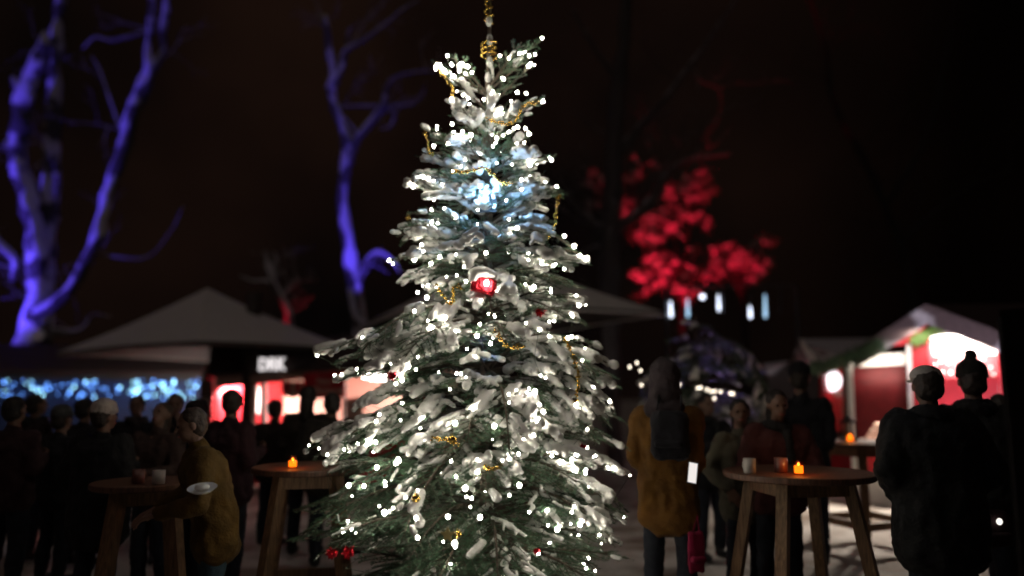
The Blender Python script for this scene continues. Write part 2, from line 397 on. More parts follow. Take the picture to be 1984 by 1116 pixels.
BL = [(1052,77),(1038,112),(1020,111),(1012,103),(1028,118),(986,113),(994,158),(980,182),(952,181),(929,184),(841,131),(857,116),(869,126),(863,135),(894,114),(890,139),(902,142),(877,148),(906,129),(885,125),(850,122),(885,177),(875,193),(960,222),(970,213),(1057,196),(954,261),(986,255),(975,262),(948,277),(960,272),(1040,268),(877,242),(893,250),(909,257),(890,264),(862,285),(1001,277),(1051,300),(1064,305),(1070,312),(1073,322),(1027,319),(1028,337),(1006,329),(820,343),(830,346),(867,337),(961,155),(973,152),
(802,385),(829,436),(837,430),(837,407),(866,414),(928,411),(986,425),(1001,442),(1011,366),(1099,437),(1119,466),(1123,495),(1137,500),(1072,515),(1023,504),(934,487),(852,498),(820,487),(829,522),(835,518),(869,521),(768,518),(750,515),(803,503),(937,533),(887,542),(846,554),(782,579),(793,571),(819,570),(803,603),(860,615),(1030,551),(1085,550),(1079,557),(1116,573),(1122,591),(1134,603),(925,625),(962,617),(1044,640),(1107,609),(1111,643),(933,582),(1093,521),(1050,512),(1077,323),
(615,695),(635,716),(662,725),(754,709),(791,710),(776,728),(779,736),(805,731),(815,718),(772,753),(688,773),(677,775),(885,724),(893,724),(903,731),(921,691),(853,769),(779,781),(919,792),(883,794),(814,812),(819,808),(728,816),(776,814),(735,803),(958,828),(693,860),(713,858),(728,857),(763,883),(634,881),(608,886),(587,884),(868,884),(837,635),(924,624),(883,642),(702,654),(850,721),
(1063,652),(1110,613),(1106,643),(1111,658),(920,654),(955,655),(959,678),(1128,698),(1134,675),(987,730),(1034,736),(1149,750),(1025,753),(1037,760),(1001,756),(986,780),(1045,784),(1053,798),(1116,784),(1042,814),(1182,777),(1190,772),(959,827),(1034,843),(1138,831),(985,880),(987,888),(1002,880),(974,892),(1120,882),(1151,885),(1085,893),
(667,871),(764,883),(730,906),(760,912),(779,904),(772,900),(784,917),(631,920),(676,943),(703,938),(732,933),(746,934),(629,970),(620,983),(635,991),(691,972),(670,986),(724,974),(733,981),(786,964),(814,936),(575,996),(591,1004),(685,1002),(722,1022),(670,1043),(672,1053),(686,1082),(670,1101),(806,1003),(868,1001),(843,1032),(864,960),(886,924),(681,1028),(881,1053),(730,1106),(746,965),
(954,852),(926,915),(884,924),(912,956),(1022,956),(1037,934),(1060,891),(1088,898),(1110,902),(1116,914),(1121,882),(1144,914),(1159,910),(1180,910),(1187,907),(1217,929),(1208,946),(1161,935),(1112,981),(1060,990),(1156,1045),(1199,1018),(1095,1055),(1116,1053),(1065,1079),(1136,1101),(1136,1075),(930,1002),(1011,1004)]
bulbs = [(surf(u, v, random.uniform(.0, .012)), random.choice((.0045, .0055, .007, .008, .010, .013))*(1.1 if v < 160 else 1.15 if 880 < v < 915 else 1)) for u, v in BL]
for u, v in [q for q in BL if q[1] < 150]+[q for q in BL if 880 < q[1] < 915 and q[0] > 1050]: bulbs.append((surf(u+random.uniform(-9, 9), v+random.uniform(-7, 7), .004), .008))
for i in range(75):  # extra bulbs added inside the front foliage so it glows from within
    zz = random.uniform(.5, 3.7); ph = random.uniform(math.pi, 2*math.pi); r = float(prof(zz, ph))*random.uniform(.62, .85); bulbs.append((Vector((TX+r*math.cos(ph), TY+r*math.sin(ph), zz)), .0065))
# side and back lights of the fir, plus ones added inside to brighten it
for i in range(120):
    zz = random.uniform(.4, 4.0); ph = random.uniform(0.15, math.pi-.15) if i < 85 else random.uniform(0, 6.28); r = float(prof(zz, ph))*random.uniform(.72, .96) if i < 85 else float(prof(zz, ph))*random.uniform(.35, .7)
    bulbs.append((Vector((TX+r*math.cos(ph), TY+r*math.sin(ph), zz)), .009))
BANDS = [(3.75, 9, 'string of white lights bunched in the top of the Christmas tree'), (3.05, 3.75, 'string of white lights around the narrow upper part of the Christmas tree'), (2.35, 3.05, 'string of white lights around the middle of the Christmas tree at bow height'),
         (1.75, 2.35, 'string of white lights where the Christmas tree begins to widen'), (1.25, 1.75, 'string of white lights around the lower half of the tree above the bright right clusters'), (-1, 1.25, 'string of white lights around the lowest and widest boughs of the tree')]
bm_ = {}
for rr in (1, ):
    pass
def bulbmesh(r, m, nm='bulb'):
    key = (round(r, 4), m.name)
    if key not in bm_:
        b = MB().ell((0,0,0), (r, r, r*1.15), 8); me = b.mesh(nm); me.shade_smooth(); me.materials.append(m); bm_[key] = me
    return bm_[key]
for a, b, lab in BANDS:
    bs = [q for q in bulbs if a <= q[0].z < b]
    if not bs: continue
    root = thing('light_string', lab, 'light string', (TX, TY, (max(a, .2)+min(b, 4.2))/2), 0, 'strings of white lights on the Christmas tree')
    rest = list(bs); cur = rest.pop(0); order = [cur]
    while rest:
        j = min(range(len(rest)), key=lambda i: (rest[i][0]-order[-1][0]).length); order.append(rest.pop(j))
    w = MB()
    for p, q in zip(order, order[1:]):
        p, q = p[0], q[0]; d = (q-p).length
        cxv = Vector((TX, TY, (p.z+q.z)/2)); mid = (p+q)/2; mid = mid+(mid-cxv)*-.10+Vector((0, 0, -.12*d))
        w.tube([p, p.lerp(mid, .6), mid, q.lerp(mid, .6), q], .0016, 4)
    w.build('wire', M['darkgreenwire'], root, world=True)
    for n_, (p, r) in enumerate(order[:100]):
        o = bpy.data.objects.new('bulb', bulbmesh(round(r*1000)/1000, M['bulb'] if random.random() < .75 else M['bulbdim'])); COL.objects.link(o); o.parent = root; o.location = p-root.location

# cold floodlight tied to the trunk
fl = surf(945, 400, 0); fp = Vector((TX, TY-.16, P(945, 395, TY).z))
f1 = thing('led_floodlight', 'cold blue-white LED lamp glowing deep inside the upper tree', 'floodlight', fp)
h = MB(); h.box((0, .03, 0), (.13, .03, .19)); h.box((0, .08, 0), (.03, .09, .03)); h.build('housing', M['black'], f1)
for bx_, bz_, bh_, ba_ in ((-.052, .02, .085, .1), (.038, .03, .06, -.2), (-.008, .085, .035, .5), (.05, -.055, .03, .3)): MB().box((bx_, .005, bz_), (.020, .012, bh_), Matrix.Rotation(ba_, 3, 'Y')).build('led_bar', M['coldled'], f1)
light('POINT', 'cold_lamp', fp+Vector((0, -.17, 0)), 10, (.22,.52,1), .06)
light('POINT', 'cold_lamp', Vector((TX-.02, TY-.35, P(945, 690, TY).z)), .5, (.2,.4,1), .03)

# gold bead garlands
GAR = [([(843,135),(848,152),(860,168),(868,182),(878,195)], 'short gold bead garland hanging from the topmost left bough'),
 ([(945,232),(972,238),(998,236),(1018,224),(1034,208),(1040,198)], 'gold bead garland under the snowy upper right bough'),
 ([(815,262),(822,278),(830,292),(842,300)], 'short gold bead garland on the upper left tips'),
 ([(878,330),(908,333),(938,326),(962,320),(972,343),(990,356)], 'gold bead garland arched above the cold blue lamp'),
 ([(1089,388),(1094,405),(1086,430),(1076,448),(1062,464)], 'thick gold bead garland at the right edge beside the blue glow'),
 ([(845,552),(862,562),(880,556),(896,560)], 'gold bead garland left of the red snow-capped ornament'),
 ([(958,640),(972,655),(985,672),(1000,688)], 'gold bead garland in the centre below the red foil bow'),
 ([(1104,655),(1108,685),(1116,708),(1121,730),(1121,758)], 'long brown and gold bead garland hanging down on the right'),
 ([(840,850),(868,846),(890,858)], 'gold bead garland beside the gold bauble in the lower left'),
 ([(936,904),(955,908),(972,902)], 'gold bead garland on the low centre boughs')]
bead = MB().ell((0,0,0), (1,1,1), 8)
for pl, lab in GAR:
    wp = [surf(u, v, .015) for u, v in pl]; cc = catmull(wp, 14); mb = MB(); last = None
    for p in cc:
        p = Vector(p)
        if last is None or (p-last).length > .014: 
            last = p
            for kk in range(2):
                r = random.choice((.007, .010, .0085)); w_ = Vector([random.uniform(-.011, .011) for _ in range(3)]); mb.add([Vector(q)*r+p+w_ for q in bead.v], bead.f)
    mb.tube(cc[::3]+[cc[-1]], .003, 5); o = mb.build('bead_garland', M['gold'], smooth=True, loc=wp[0]); tag(o, lab, 'garland', 'gold bead garlands on the Christmas tree')
# topper: beads wound round the leader, running out of the frame
tp = thing('tree_topper', 'dark gold bead cluster wound around the very tip of the Christmas tree', 'tree topper', (TX, TY, P(945, 95, TY).z))
for k_, (z0, z1, rr) in enumerate([(P(945,112,TY).z, P(945,80,TY).z, .055), (P(945,45,TY).z, P(945,-40,TY).z, .035)]):
    mb = MB()
    for i in range(90):
        t = i/90; th = t*(20 if k_ == 0 else 34)+random.uniform(-.3, .3); p = Vector((TX+rr*(1 if k_ == 0 else .5+random.random()*.6)*math.cos(th), TY+rr*.8*math.sin(th), z0+(z1-z0)*t)); r = random.uniform(.007, .011)
        mb.add([Vector(q)*r+p for q in bead.v], bead.f)
    mb.build('bead_coil', M['gold'], tp, world=True, smooth=True)
# baubles
for (u, v, r, lab) in [(806,943,.026,'gold bauble hanging under the bright white cluster on the lower left'), (876,852,.026,'gold bauble between two snow-capped shoots left of centre'), (786,422,.022,'gold bauble at the upper left edge of the tree'), (886,1035,.024,'dark gold bauble beside the matt star')]:
    p = surf(u, v, .03); t = thing('bauble', lab, 'bauble', p, 0, 'gold baubles on the Christmas tree'); MB().ell((0,0,0), (r,r,r), 20).build('ball', M['gold'], t, smooth=True)
    mb = MB(); mb.lathe([(.007, r-.002), (.007, r+.008), (.001, r+.009)], n=10); mb.tube([(0,0,r+.006), (0,0,r+.03)], .001, 4); mb.build('cap', M['brass'], t)
# star
p = surf(867, 1036, .03); pts = []
for i in range(10):
    a = math.pi/2+i*math.pi/5; r = .045 if i % 2 == 0 else .02; pts.append(Vector((r*math.cos(a), -.006, r*math.sin(a))))
o = MB().plate(pts, (0, .012, 0)).build('star_ornament', M['brass']); o.location = p; tag(o, 'matt brown and gold star hanging low on the tree', 'ornament')
# red ornaments
def foil_bow(u, v, s, lab):
    p = surf(u, v, .04); mb = MB()
    for i in range(9):
        a = i*2.4; d = Vector((math.cos(a), random.uniform(-.7, -.1), math.sin(a)*.8)).normalized(); c = d*s*.45
        sd = d.cross(Vector((.3, .9, .2))).normalized(); mb.add([c*-.2, c+sd*s*.28, c*2, c-sd*s*.28, c+Vector((0, -s*.25, 0))], [(0,1,4), (1,2,4), (2,3,4), (3,0,4), (0,3,2,1)])
    o = mb.build('foil_bow', M['redfoil'], loc=(0,0,0)); o.location = p; tag(o, lab, 'bow', 'red foil bows on the Christmas tree')
foil_bow(648, 1082, .06, 'crumpled red foil bow low at the left edge of the tree'); foil_bow(636, 1103, .055, 'red foil bow just below another at the lower left corner of the tree')
foil_bow(1046, 604, .05, 'small red foil bow under a snowy bough right of centre'); foil_bow(1130, 855, .032, 'tiny red foil bow among the snowy boughs on the right')
foil_bow(1066, 1050, .03, 'tiny red foil bow near the bottom right lights'); foil_bow(760, 728, .04, 'red foil bow by the left lights in front of the stall')
p = surf(922, 540, .06); t = thing('gift_ornament', 'red foil gift ornament under a thick cap of snow in the tree centre', 'ornament', p)
b_ = MB(); b_.box((0, 0, 0), (.16, .09, .10), Matrix.Rotation(.25, 3, 'Y')); bm1 = remesh(b_, .008, 2, .012, .03, 'parcel'); link('parcel', bm1, M['redfoil'], t)
mb = MB(); mb.ell((-.02, 0, .085), (.09, .06, .045)); mb.ell((.05, 0, .07), (.05, .05, .03)); mb.ell((-.06, -.01, .05), (.04, .05, .04)); link('snow_cap', remesh(mb, .01, 3, .01, .04, 'snow_cap'), M['snow'], t)
mb = MB(); mb.ell((.02, -.06, .01), (.014, .014, .02)); mb.build('bulb', M['bulb'], t, smooth=True)
#--BACKGROUND--
# ------------------------------------------------------------------ bare trees at the back
def limbtree(name, label, depth, limbs, group=None, m='treebark', twigs=0, tl=1.2, rs=1.0, cat='tree'):
    """limbs: lists of (u, v, radius in m, depth offset)"""
    f0 = P(limbs[0][0][0], limbs[0][0][1], depth); root = thing(name, label, cat, (f0.x, depth, 0), 0, group)
    allp = []
    for li, limb in enumerate(limbs):
        cc = []
        for q in limb:
            p = P(q[0], q[1], depth+(q[3] if len(q) > 3 else 0)); cc.append((p.x, p.y, p.z, q[2]))
        if li == 0 and cc[0][2] > .1: cc.insert(0, (cc[0][0]+.05, cc[0][1], -.1, cc[0][3]*1.25))
        cc = catmull(cc, 6); pts = [c[:3] for c in cc]; rr = [c[3]*rs for c in cc]
        MB().tube(pts, rr, 14, .55).build('trunk' if li == 0 else 'limb', M[m], root, world=True, smooth=True)
        allp += [(Vector(c[:3]), c[3]) for c in cc if c[2] > 2.2]
    if twigs:
        mb = MB()
        def grow(p, d, L, r, lv):
            pts = [p]; n = 6
            for i in range(n): d = norm(d+Vector([random.gauss(0, .16) for _ in range(3)])+Vector((0,0,.05))); pts.append(pts[-1]+d*L/n)
            mb.tube(pts, [r*(1-.75*i/n) for i in range(n+1)], 5)
            if lv:
                for _ in range(3): grow(random.choice(pts[2:]), norm(d+Vector([random.gauss(0, .6) for _ in range(3)])), L*.6, r*.5, lv-1)
        for _ in range(twigs):
            p, r = random.choice(allp); grow(p, norm(Vector((random.gauss(0, 1), random.gauss(0, .7), random.uniform(.1, 1)))), tl*random.uniform(.5, 1.2), min(.02, r*.3), 2)
        mb.build('twigs', M[m], root, world=True, smooth=True)
    return root
limbtree('bare_tree', 'big blue-lit bare tree at the left edge with stout knobbly and long curved limbs', 19.5, [
    [(55,800,.40),(58,700,.40),(75,600,.30),(72,500,.24),(62,420,.20),(42,350,.20),(32,290,.185,-.1),(44,235,.19,-.15),(46,180,.18,-.2),(72,130,.17,-.2),(84,90,.14,-.2),(88,62,.05,-.2)],
    [(42,330,.12,-.1),(20,285,.10,-.2),(8,280,.05,-.3)], [(44,190,.10,-.1),(28,160,.07,-.2),(24,150,.04,-.2)],
    [(60,615,.14,-.2),(110,585,.13,-.3),(155,530,.13,-.3),(190,450,.14,-.2),(212,370,.14),(235,300,.15),(252,235,.16),(275,175,.15),(288,135,.15),(287,90,.07),(292,40,.07),(296,-60,.06)],
    [(290,140,.11,.1),(313,105,.07,.1),(316,60,.07,.1),(322,0,.07,.1),(326,-80,.05)],
    [(80,560,.22,.5),(95,440,.20,.6),(100,330,.18,.7),(105,200,.17,.7),(108,90,.15,.7),(118,0,.13,.7),(122,-90,.1,.7)],
    [(250,240,.03),(235,250,.028,-.1),(215,200,.025),(195,140,.02),(178,110,.015)], [(282,60,.035),(250,70,.035,-.1),(215,78,.032,-.1),(185,72,.025),(160,95,.02)],
    [(-30,440,.10,-.3),(5,480,.10,-.3),(28,505,.08,-.3),(25,545,.05,-.3)], [(100,420,.05,.3),(112,345,.06,.1),(102,340,.03,0)],
    [(60,640,.16,.2),(150,640,.04,.2),(180,610,.03,.3),(215,615,.02,.3)], [(180,490,.02),(280,500,.018),(330,450,.015),(355,400,.012)]], 'bare trees lit by blue floodlights', twigs=14, tl=1.5, rs=1.12)
limbtree('bare_tree', 'slim blue-lit bare tree behind the parasols that forks below its broken top', 18, [
    [(702,760,.36),(698,640,.33),(686,560,.28),(676,480,.28),(664,400,.24),(668,330,.24),(674,285,.26),(655,225,.18),(641,175,.20),(645,140,.15),(637,90,.15),(631,40,.12),(629,28,.04)],
    [(646,165,.16),(662,130,.12),(668,100,.13),(700,80,.08),(735,55,.06),(775,22,.045),(810,0,.03)], [(664,120,.08),(672,85,.07),(676,60,.05),(690,48,.03)],
    [(676,300,.20),(692,270,.19),(715,240,.15),(733,218,.13),(744,205,.16),(748,175,.09),(762,152,.06),(800,140,.05),(840,138,.03)],
    [(735,215,.09),(760,205,.05),(800,203,.03)], [(745,205,.06),(765,222,.07),(755,245,.05),(735,250,.03)], [(660,220,.05),(690,255,.06),(700,262,.05)],
    [(700,612,.10,-.3),(693,560,.13,-.4),(712,505,.14,-.5),(735,490,.12,-.6),(760,505,.09,-.6),(775,530,.05,-.6)], [(652,210,.05),(680,205,.05),(740,205,.06)]], 'bare trees lit by blue floodlights', twigs=10, tl=1.5, rs=.55)
limbtree('bare_tree', 'dark bare tree right of the Christmas tree with one long limb sweeping right', 17, [
    [(1186,760,.25),(1184,640,.26),(1182,520,.30),(1182,440,.34),(1188,330,.28),(1195,200,.24),(1208,80,.2),(1216,-40,.16)],
    [(1150,440,.14),(1185,438,.16),(1230,418,.14),(1268,385,.13),(1292,340,.10),(1330,312,.07),(1370,303,.06),(1415,298,.04)],
    [(1185,455,.14),(1140,425,.12),(1118,400,.09),(1098,372,.06)], [(1190,300,.10),(1240,245,.09),(1290,190,.08),(1340,125,.07),(1385,60,.06),(1440,-20,.04)],
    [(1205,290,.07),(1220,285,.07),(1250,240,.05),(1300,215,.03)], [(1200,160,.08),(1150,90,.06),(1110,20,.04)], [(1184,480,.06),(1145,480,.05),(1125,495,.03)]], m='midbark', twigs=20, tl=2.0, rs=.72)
limbtree('bare_tree', 'faint dark bare tree in the gloom above the market stalls on the right', 24, [
    [(1775,640,.3),(1765,560,.28),(1745,470,.24),(1715,400,.2),(1680,320,.18),(1640,250,.15),(1610,180,.12),(1600,90,.1),(1560,-20,.08)],
    [(1715,400,.14),(1760,330,.12),(1800,250,.1),(1830,120,.08),(1850,0,.05)], [(1745,470,.1),(1800,420,.1),(1880,360,.06),(1960,330,.04)]], m='darkbark', twigs=22, tl=2.6, rs=.6)
limbtree('bare_tree', 'small red-lit bare tree with crooked branches above the left parasol', 19, [
    [(560,640,.1),(552,590,.10),(535,558,.09),(528,535,.07),(518,510,.06),(512,488,.03)], [(535,555,.06),(515,545,.05),(490,545,.04),(465,535,.02)],
    [(545,580,.08),(565,560,.06),(580,540,.04)], [(525,530,.04),(535,505,.03),(530,488,.02)]], m='treebark', twigs=10, tl=.6)

M['blackbark'] = mat('black_bark', (.008,.006,.005), .9)
# red-lit leafy trees heavy with snow
def snowy_tree(label, depth, clumps, trunk_uv, seed, dens=70):
    rnd = random.Random(seed); root = thing('snowy_tree', label, 'tree', (X(trunk_uv, depth), depth, 0), 0, 'snow-laden trees lit red'); wd = MB(); lv = MB(); sn = MB()
    bx = Vector((X(trunk_uv, depth), depth, 0)); top = P(trunk_uv, 560, depth); wd.tube([bx, bx.lerp(top, .5), top], [.12, .1, .08], 8, .3)
    for (u, v, ru, dy) in clumps:
        c = P(u, v, depth+dy); r = ru/F*depth; mid = (top+c)/2+Vector((0, 0, .15)); wd.tube(catmull([top-Vector((0, 0, .3)), mid, c], 4), [.05, .045, .04, .04, .035, .03, .025, .02, .015], 6)
        subs = [c+Vector([rnd.gauss(0, .55) for _ in range(3)])*r for _ in range(max(3, int(11*(r/.5)**2)))]; bright = 1
        for sc0 in subs:
            a0 = Vector((rnd.gauss(0, 1), rnd.gauss(0, .6), rnd.gauss(.1, .5))).normalized(); Ls = rnd.uniform(.18, .42); wd.tube([mid.lerp(c, .6), sc0-a0*Ls*.5, sc0+a0*Ls*.5], .01, 4)
            for _ in range(int(dens*.9)):
                p = sc0+a0*rnd.uniform(-.6, .6)*Ls+Vector([rnd.gauss(0, .075) for _ in range(3)]); a = Vector([rnd.gauss(0, 1) for _ in range(3)]).normalized(); b = a.cross(Vector((rnd.random(), rnd.random(), 1))).normalized(); s = rnd.uniform(.018, .036)
                lv.add([p-a*s, p+b*s*.45, p+a*s, p-b*s*.45], [(0,1,2,3)])
            for k in range(rnd.choice((3, 4, 5))):
                p = sc0+a0*rnd.uniform(-.5, .3)*Ls+Vector([rnd.gauss(0, .03) for _ in range(3)]); a = (a0+Vector([rnd.gauss(0, .5) for _ in range(3)])).normalized(); L = rnd.uniform(.10, .28); q = rnd.uniform(.011, .022)
                sn.chain([p, p+a*L*.5+Vector((0,0,.02)), p+a*L+Vector((0,0,-.03))], [q, q*1.3, q*.7], 6)
    wd.build('trunk', M['blackbark'], root, world=True, smooth=True); lv.build('leaves', M['leaf'], root, world=True)
    o = root.location; sn.v = [(x-o[0], y-o[1], z-o[2]) for x, y, z in sn.v]; link('snow', remesh(sn, .016, 1, .02, .05, 'snow'), M['snowred'], root)
M['leaf'] = mat('winter_leaves', (.16,.13,.10), .7, var=.4); M['snowred'] = mat('old_snow', (.62,.60,.60), .7, var=.08, bump=.4, bscale=30)
snowy_tree('wide snow-laden tree glowing red above the hanging light tubes', 19.5, [(1300,415,48,0),(1345,390,45,.3),(1270,470,42,-.2),(1290,520,45,-.3),(1270,440,30,0),(1320,560,26,-.4),(1250,545,30,0),(1240,420,30,.2),(1350,355,30,.4)], 1320, 3)
snowy_tree('smaller snow-laden tree glowing red at the right of the hanging light tubes', 19.5, [(1400,500,30,0),(1440,490,32,0),(1475,495,26,0),(1425,520,30,-.2),(1480,460,22,.2),(1380,520,22,0),(1460,535,20,0)], 1440, 5)
snowy_tree('faint red snow-laden tree just behind the dark limb right of the Christmas tree', 22, [(1160,350,28,0),(1155,400,26,0),(1235,345,28,0),(1175,365,22,0),(1225,400,22,0)], 1180, 8, 45)

# small conifer right of centre
con = thing('small_conifer', 'dark drooping conifer with violet-lit snow below the hanging light tubes', 'conifer', (X(1345, 10.5), 10.5, 0))
def prof_c(z, phi): return float(np.interp(z, [.4, 1.2, 1.8, 2.3, 2.65], [1.25, 1.1, .85, .45, .08]))
wc = []; z = 2.5; k = 0
while z > .9: wc.append((z, 6, random.uniform(0, 6))); z -= .2
build_fir(con, (X(1345, 10.5), 10.5), wc, prof_c, lambda z: (.35, 1.5), lambda z, p: .7, .022, needle_len=.05, dens=.013, snow_r=.05, shoot_sp=.14, patch=.55)
MB().tube([(X(1345, 10.5), 10.5, 0), (X(1345, 10.5), 10.5, 1.4), (X(1345, 10.5), 10.5, 2.7)], [.07, .05, .01], 8).build('trunk', M['bark'], con, world=True, smooth=True)
def small_bulb(root, p, r, m): o = bpy.data.objects.new('bulb', bulbmesh(r, m)); COL.objects.link(o); o.parent = root; o.location = Vector(p)-root.location
M['dimwarm'] = emis('dim_warm_led', (1,.86,.68), 5)
t = thing('light_string', 'short string of warm white lights lying across the small dark conifer', 'light string', P(1380, 755, 9.4)); ps = [(1316,745),(1352,752),(1358,751),(1370,755),(1378,758),(1385,758),(1396,759),(1415,762),(1420,763),(1375,770),(1384,772)]
for u, v in ps: small_bulb(t, P(u, v, 9.4), .014, M['dimwarm'])
mb = MB(); mb.tube([P(u, v, 9.4) for u, v in sorted(ps)], .004, 4); mb.build('wire', M['darkgreenwire'], t, world=True)
t = thing('light_string', 'four small white lights in the dark between the tree and the hooded head', 'light string', P(1235, 710, 9.0)); ps = [(1220,711),(1234,703),(1241,718),(1243,746)]
for u, v in ps: small_bulb(t, P(u, v, 9.0), .013, M['dimwarm'])
MB().tube([P(u, v, 9.0) for u, v in ps], .004, 4).build('wire', M['darkgreenwire'], t, world=True)

# hanging meteor tubes on a wire frame
fr = thing('wire_trellis', 'thin wire trellis strung behind the conifer that carries the hanging light tubes', 'trellis', (X(1420, 15), 15, 0))
MB().tube([P(1290,560,15), P(1400,556,15), P(1540,553,15)], .012, 6).build('top_wire', M['steel'], fr, world=True)
for u in (1300, 1400, 1512): MB().tube([P(u, 555, 15), P(u, 606, 15)], .012, 5).build('drop_wire', M['steel'], fr, world=True)
for u in (1290, 1541): MB().tube([P(u, 553, 15), (X(u, 15), 15, 0)], .03, 6).build('pole', M['steel'], fr, world=True)
for (u, v0, v1, r, mm, lab) in [(1299,585,612,.028,'tubew','leftmost hanging light tube, short and thick'),(1332,580,612,.026,'tube','hanging light tube with a greenish tinge, second from the left'),(1392,572,600,.025,'tubew','hanging light tube in the middle of the row, set higher'),(1453,594,614,.027,'tubew','shortest hanging light tube, second from the right'),(1482,572,613,.027,'tube','longest hanging light tube at the right end')]:
    a, b = P(u, v0, 14.95), P(u+1, v1, 14.95); t = thing('light_tube', lab, 'light tube', a, 0, 'hanging light tubes on the wire frame'); MB().cap(a, r*.5, b, r, 10).build('tube', M[mm], t, world=True, smooth=True)
    MB().tube([P(u, 556, 14.95), a], .006, 4).build('cord', M['black'], t, world=True)
a = P(1361, 575, 14.95); t = thing('round_lamp', 'single small round white lamp among the hanging light tubes', 'lamp', a); MB().ell(a, (.05,.05,.05), 10).build('globe', M['tubew'], t, world=True, smooth=True); MB().tube([P(1361, 557, 14.95), P(1361, 571, 14.95)], .006, 4).build('cord', M['black'], t, world=True)

# ------------------------------------------------------------------ parasols
def parasol(label, A, B, C, D, apex, poler, pole, hem='hem'):
    root = thing('parasol', label, 'parasol', (pole[0], pole[1], 0), 0, 'large square parasols'); pts = [Vector(q) for q in (A, B, C, D)]; ap = Vector(apex)
    mb = MB(); n = 8
    for i in range(4):                                          # canopy panels, sagging a little between the ribs
        a, b = pts[i], pts[(i+1) % 4]; o = len(mb.v)
        for r in range(n+1):
            for c in range(n+1):
                t, s = r/n, c/n; e = a.lerp(b, s); p = ap.lerp(e, t); p.z += .03*math.sin(math.pi*s)*t-.05*math.sin(math.pi*t); mb.v.append(tuple(p))
        for r in range(n):
            for c in range(n): q = o+r*(n+1)+c; mb.f.append((q, q+1, q+n+2, q+n+1))
    sc_ = MB(); sc_.v = [(x, y, z+.012) for x, y, z in mb.v]; sc_.f = list(mb.f); sc_.build('pale_top_layer', M['snow'], root, world=True, smooth=True)  # pale layer added so the canopy is bright on top, shaded below
    mb2 = MB(); mb2.v = mb.v+[(x, y, z-.02) for x, y, z in mb.v]; k = len(mb.v); mb2.f = mb.f+[tuple(i+k for i in f)[::-1] for f in mb.f]
    mb2.build('canopy', M['canvas'], root, world=True, smooth=True)
    for i in range(4):
        a, b = pts[i], pts[(i+1) % 4]; row = [a.lerp(b, s/12)+Vector((0,0,.03*math.sin(math.pi*s/12))) for s in range(13)]; h = MB()
        for j in range(12): h.plate([row[j]-Vector((0,0,.022)), row[j+1]-Vector((0,0,.022)), row[j+1]-Vector((0,0,.055)), row[j]-Vector((0,0,.055))], norm((row[0]+row[-1])/2-ap).cross(Vector((0,0,1))).cross(Vector((0,0,1)))*-.012)
        h.build('valance', M[hem], root, world=True)
        MB().bar(a-Vector((0,0,.05)), ap-Vector((0,0,.12)), .035).build('rib', M['darkwood'], root, world=True)
    hub = Vector((pole[0], pole[1], ap.z-.1)); MB().lathe([(poler*1.15, 0), (poler*1.15, .35), (poler, .36), (poler*.92, ap.z-.1)], (pole[0], pole[1], 0), 12).build('pole', M['darkwood'], root, world=True, smooth=True)
    return root
zr = 2.36
A = P(385, 655, 11.6); B = P(690, 673, 14.6); D = P(110, 684, 14.2); C = Vector((A.x*-1+B.x+D.x, B.y+D.y-A.y, 2.36)); Bz = (A.z, B.z, D.z)
for q in (A, B, D): q.z = (q.z+zr)/2
ap = P(402, 559, 14.3)
parasol('big square parasol on a thick dark post at the left', A, B, C, D, ap, .15, (X(402, 12.0), 14.2))
A = P(1285, 606, 11.2); B = P(1120, 548, 15.5); 
A2, D2 = P(1285, 606, 11.6), P(690, 636, 14.0)
mid = (A2+D2)/2; N1 = mid+Vector((-.9, -2.6, 0)); N2 = mid+Vector((.9, 2.6, 0)); z2 = (A2.z+D2.z)/2
for q in (N1, N2): q.z = z2
parasol('large parasol half hidden behind the Christmas tree, hems bright', N1, A2, N2, D2, Vector((mid.x, mid.y, z2+1.15)), .06, (mid.x, mid.y), 'white')  # white hem: lamplight falling on it is put into the colour

# ------------------------------------------------------------------ stalls
class Plane:
    """vertical facade plane through two ground points; a,b given as (u, depth)"""
    def __init__(s, u0, y0, u1, y1):
        s.a = Vector((X(u0, y0), y0, 0)); s.b = Vector((X(u1, y1), y1, 0)); s.d = norm(s.b-s.a); s.n = Vector((s.d.y, -s.d.x, 0))
        if s.n.y > 0: s.n = -s.n                                 # n points to the camera side
    def p(s, u, v, off=0):
        d = ray(u, v); o = s.a+s.n*off; k = (o-Vector((0,0,CAMZ))).dot(s.n)/d.dot(s.n); return Vector((0,0,CAMZ))+d*k
def plate(pl, uv, off, th): return MB().plate([pl.p(u, v, off) for u, v in uv], -pl.n*th)
def text(body, pl, u, v, size, m, root, name, off=.03, width=None, thick=.01):
    c = bpy.data.curves.new(name, 'FONT'); c.body = body; c.size = size; c.extrude = thick; c.align_x = 'CENTER'; c.offset = .004
    ob = bpy.data.objects.new(name, c); COL.objects.link(ob); dg = bpy.context.evaluated_depsgraph_get(); me = bpy.data.meshes.new_from_object(ob.evaluated_get(dg)); bpy.data.objects.remove(ob)
    me.materials.clear(); me.materials.append(m); o = bpy.data.objects.new(name, me); COL.objects.link(o); p = pl.p(u, v, off); o.parent = root
    x = pl.d if pl.d.x > 0 else -pl.d; z = Vector((0,0,1)); y = x.cross(z)*-1; mt = Matrix((x, z, x.cross(z))).transposed().to_4x4(); mt.translation = p-root.location; o.matrix_local = mt
    if width: o.scale = (width/max(.01, o.dimensions.x),)*1+(width/max(.01, o.dimensions.x)*1.0, 1)
    return o
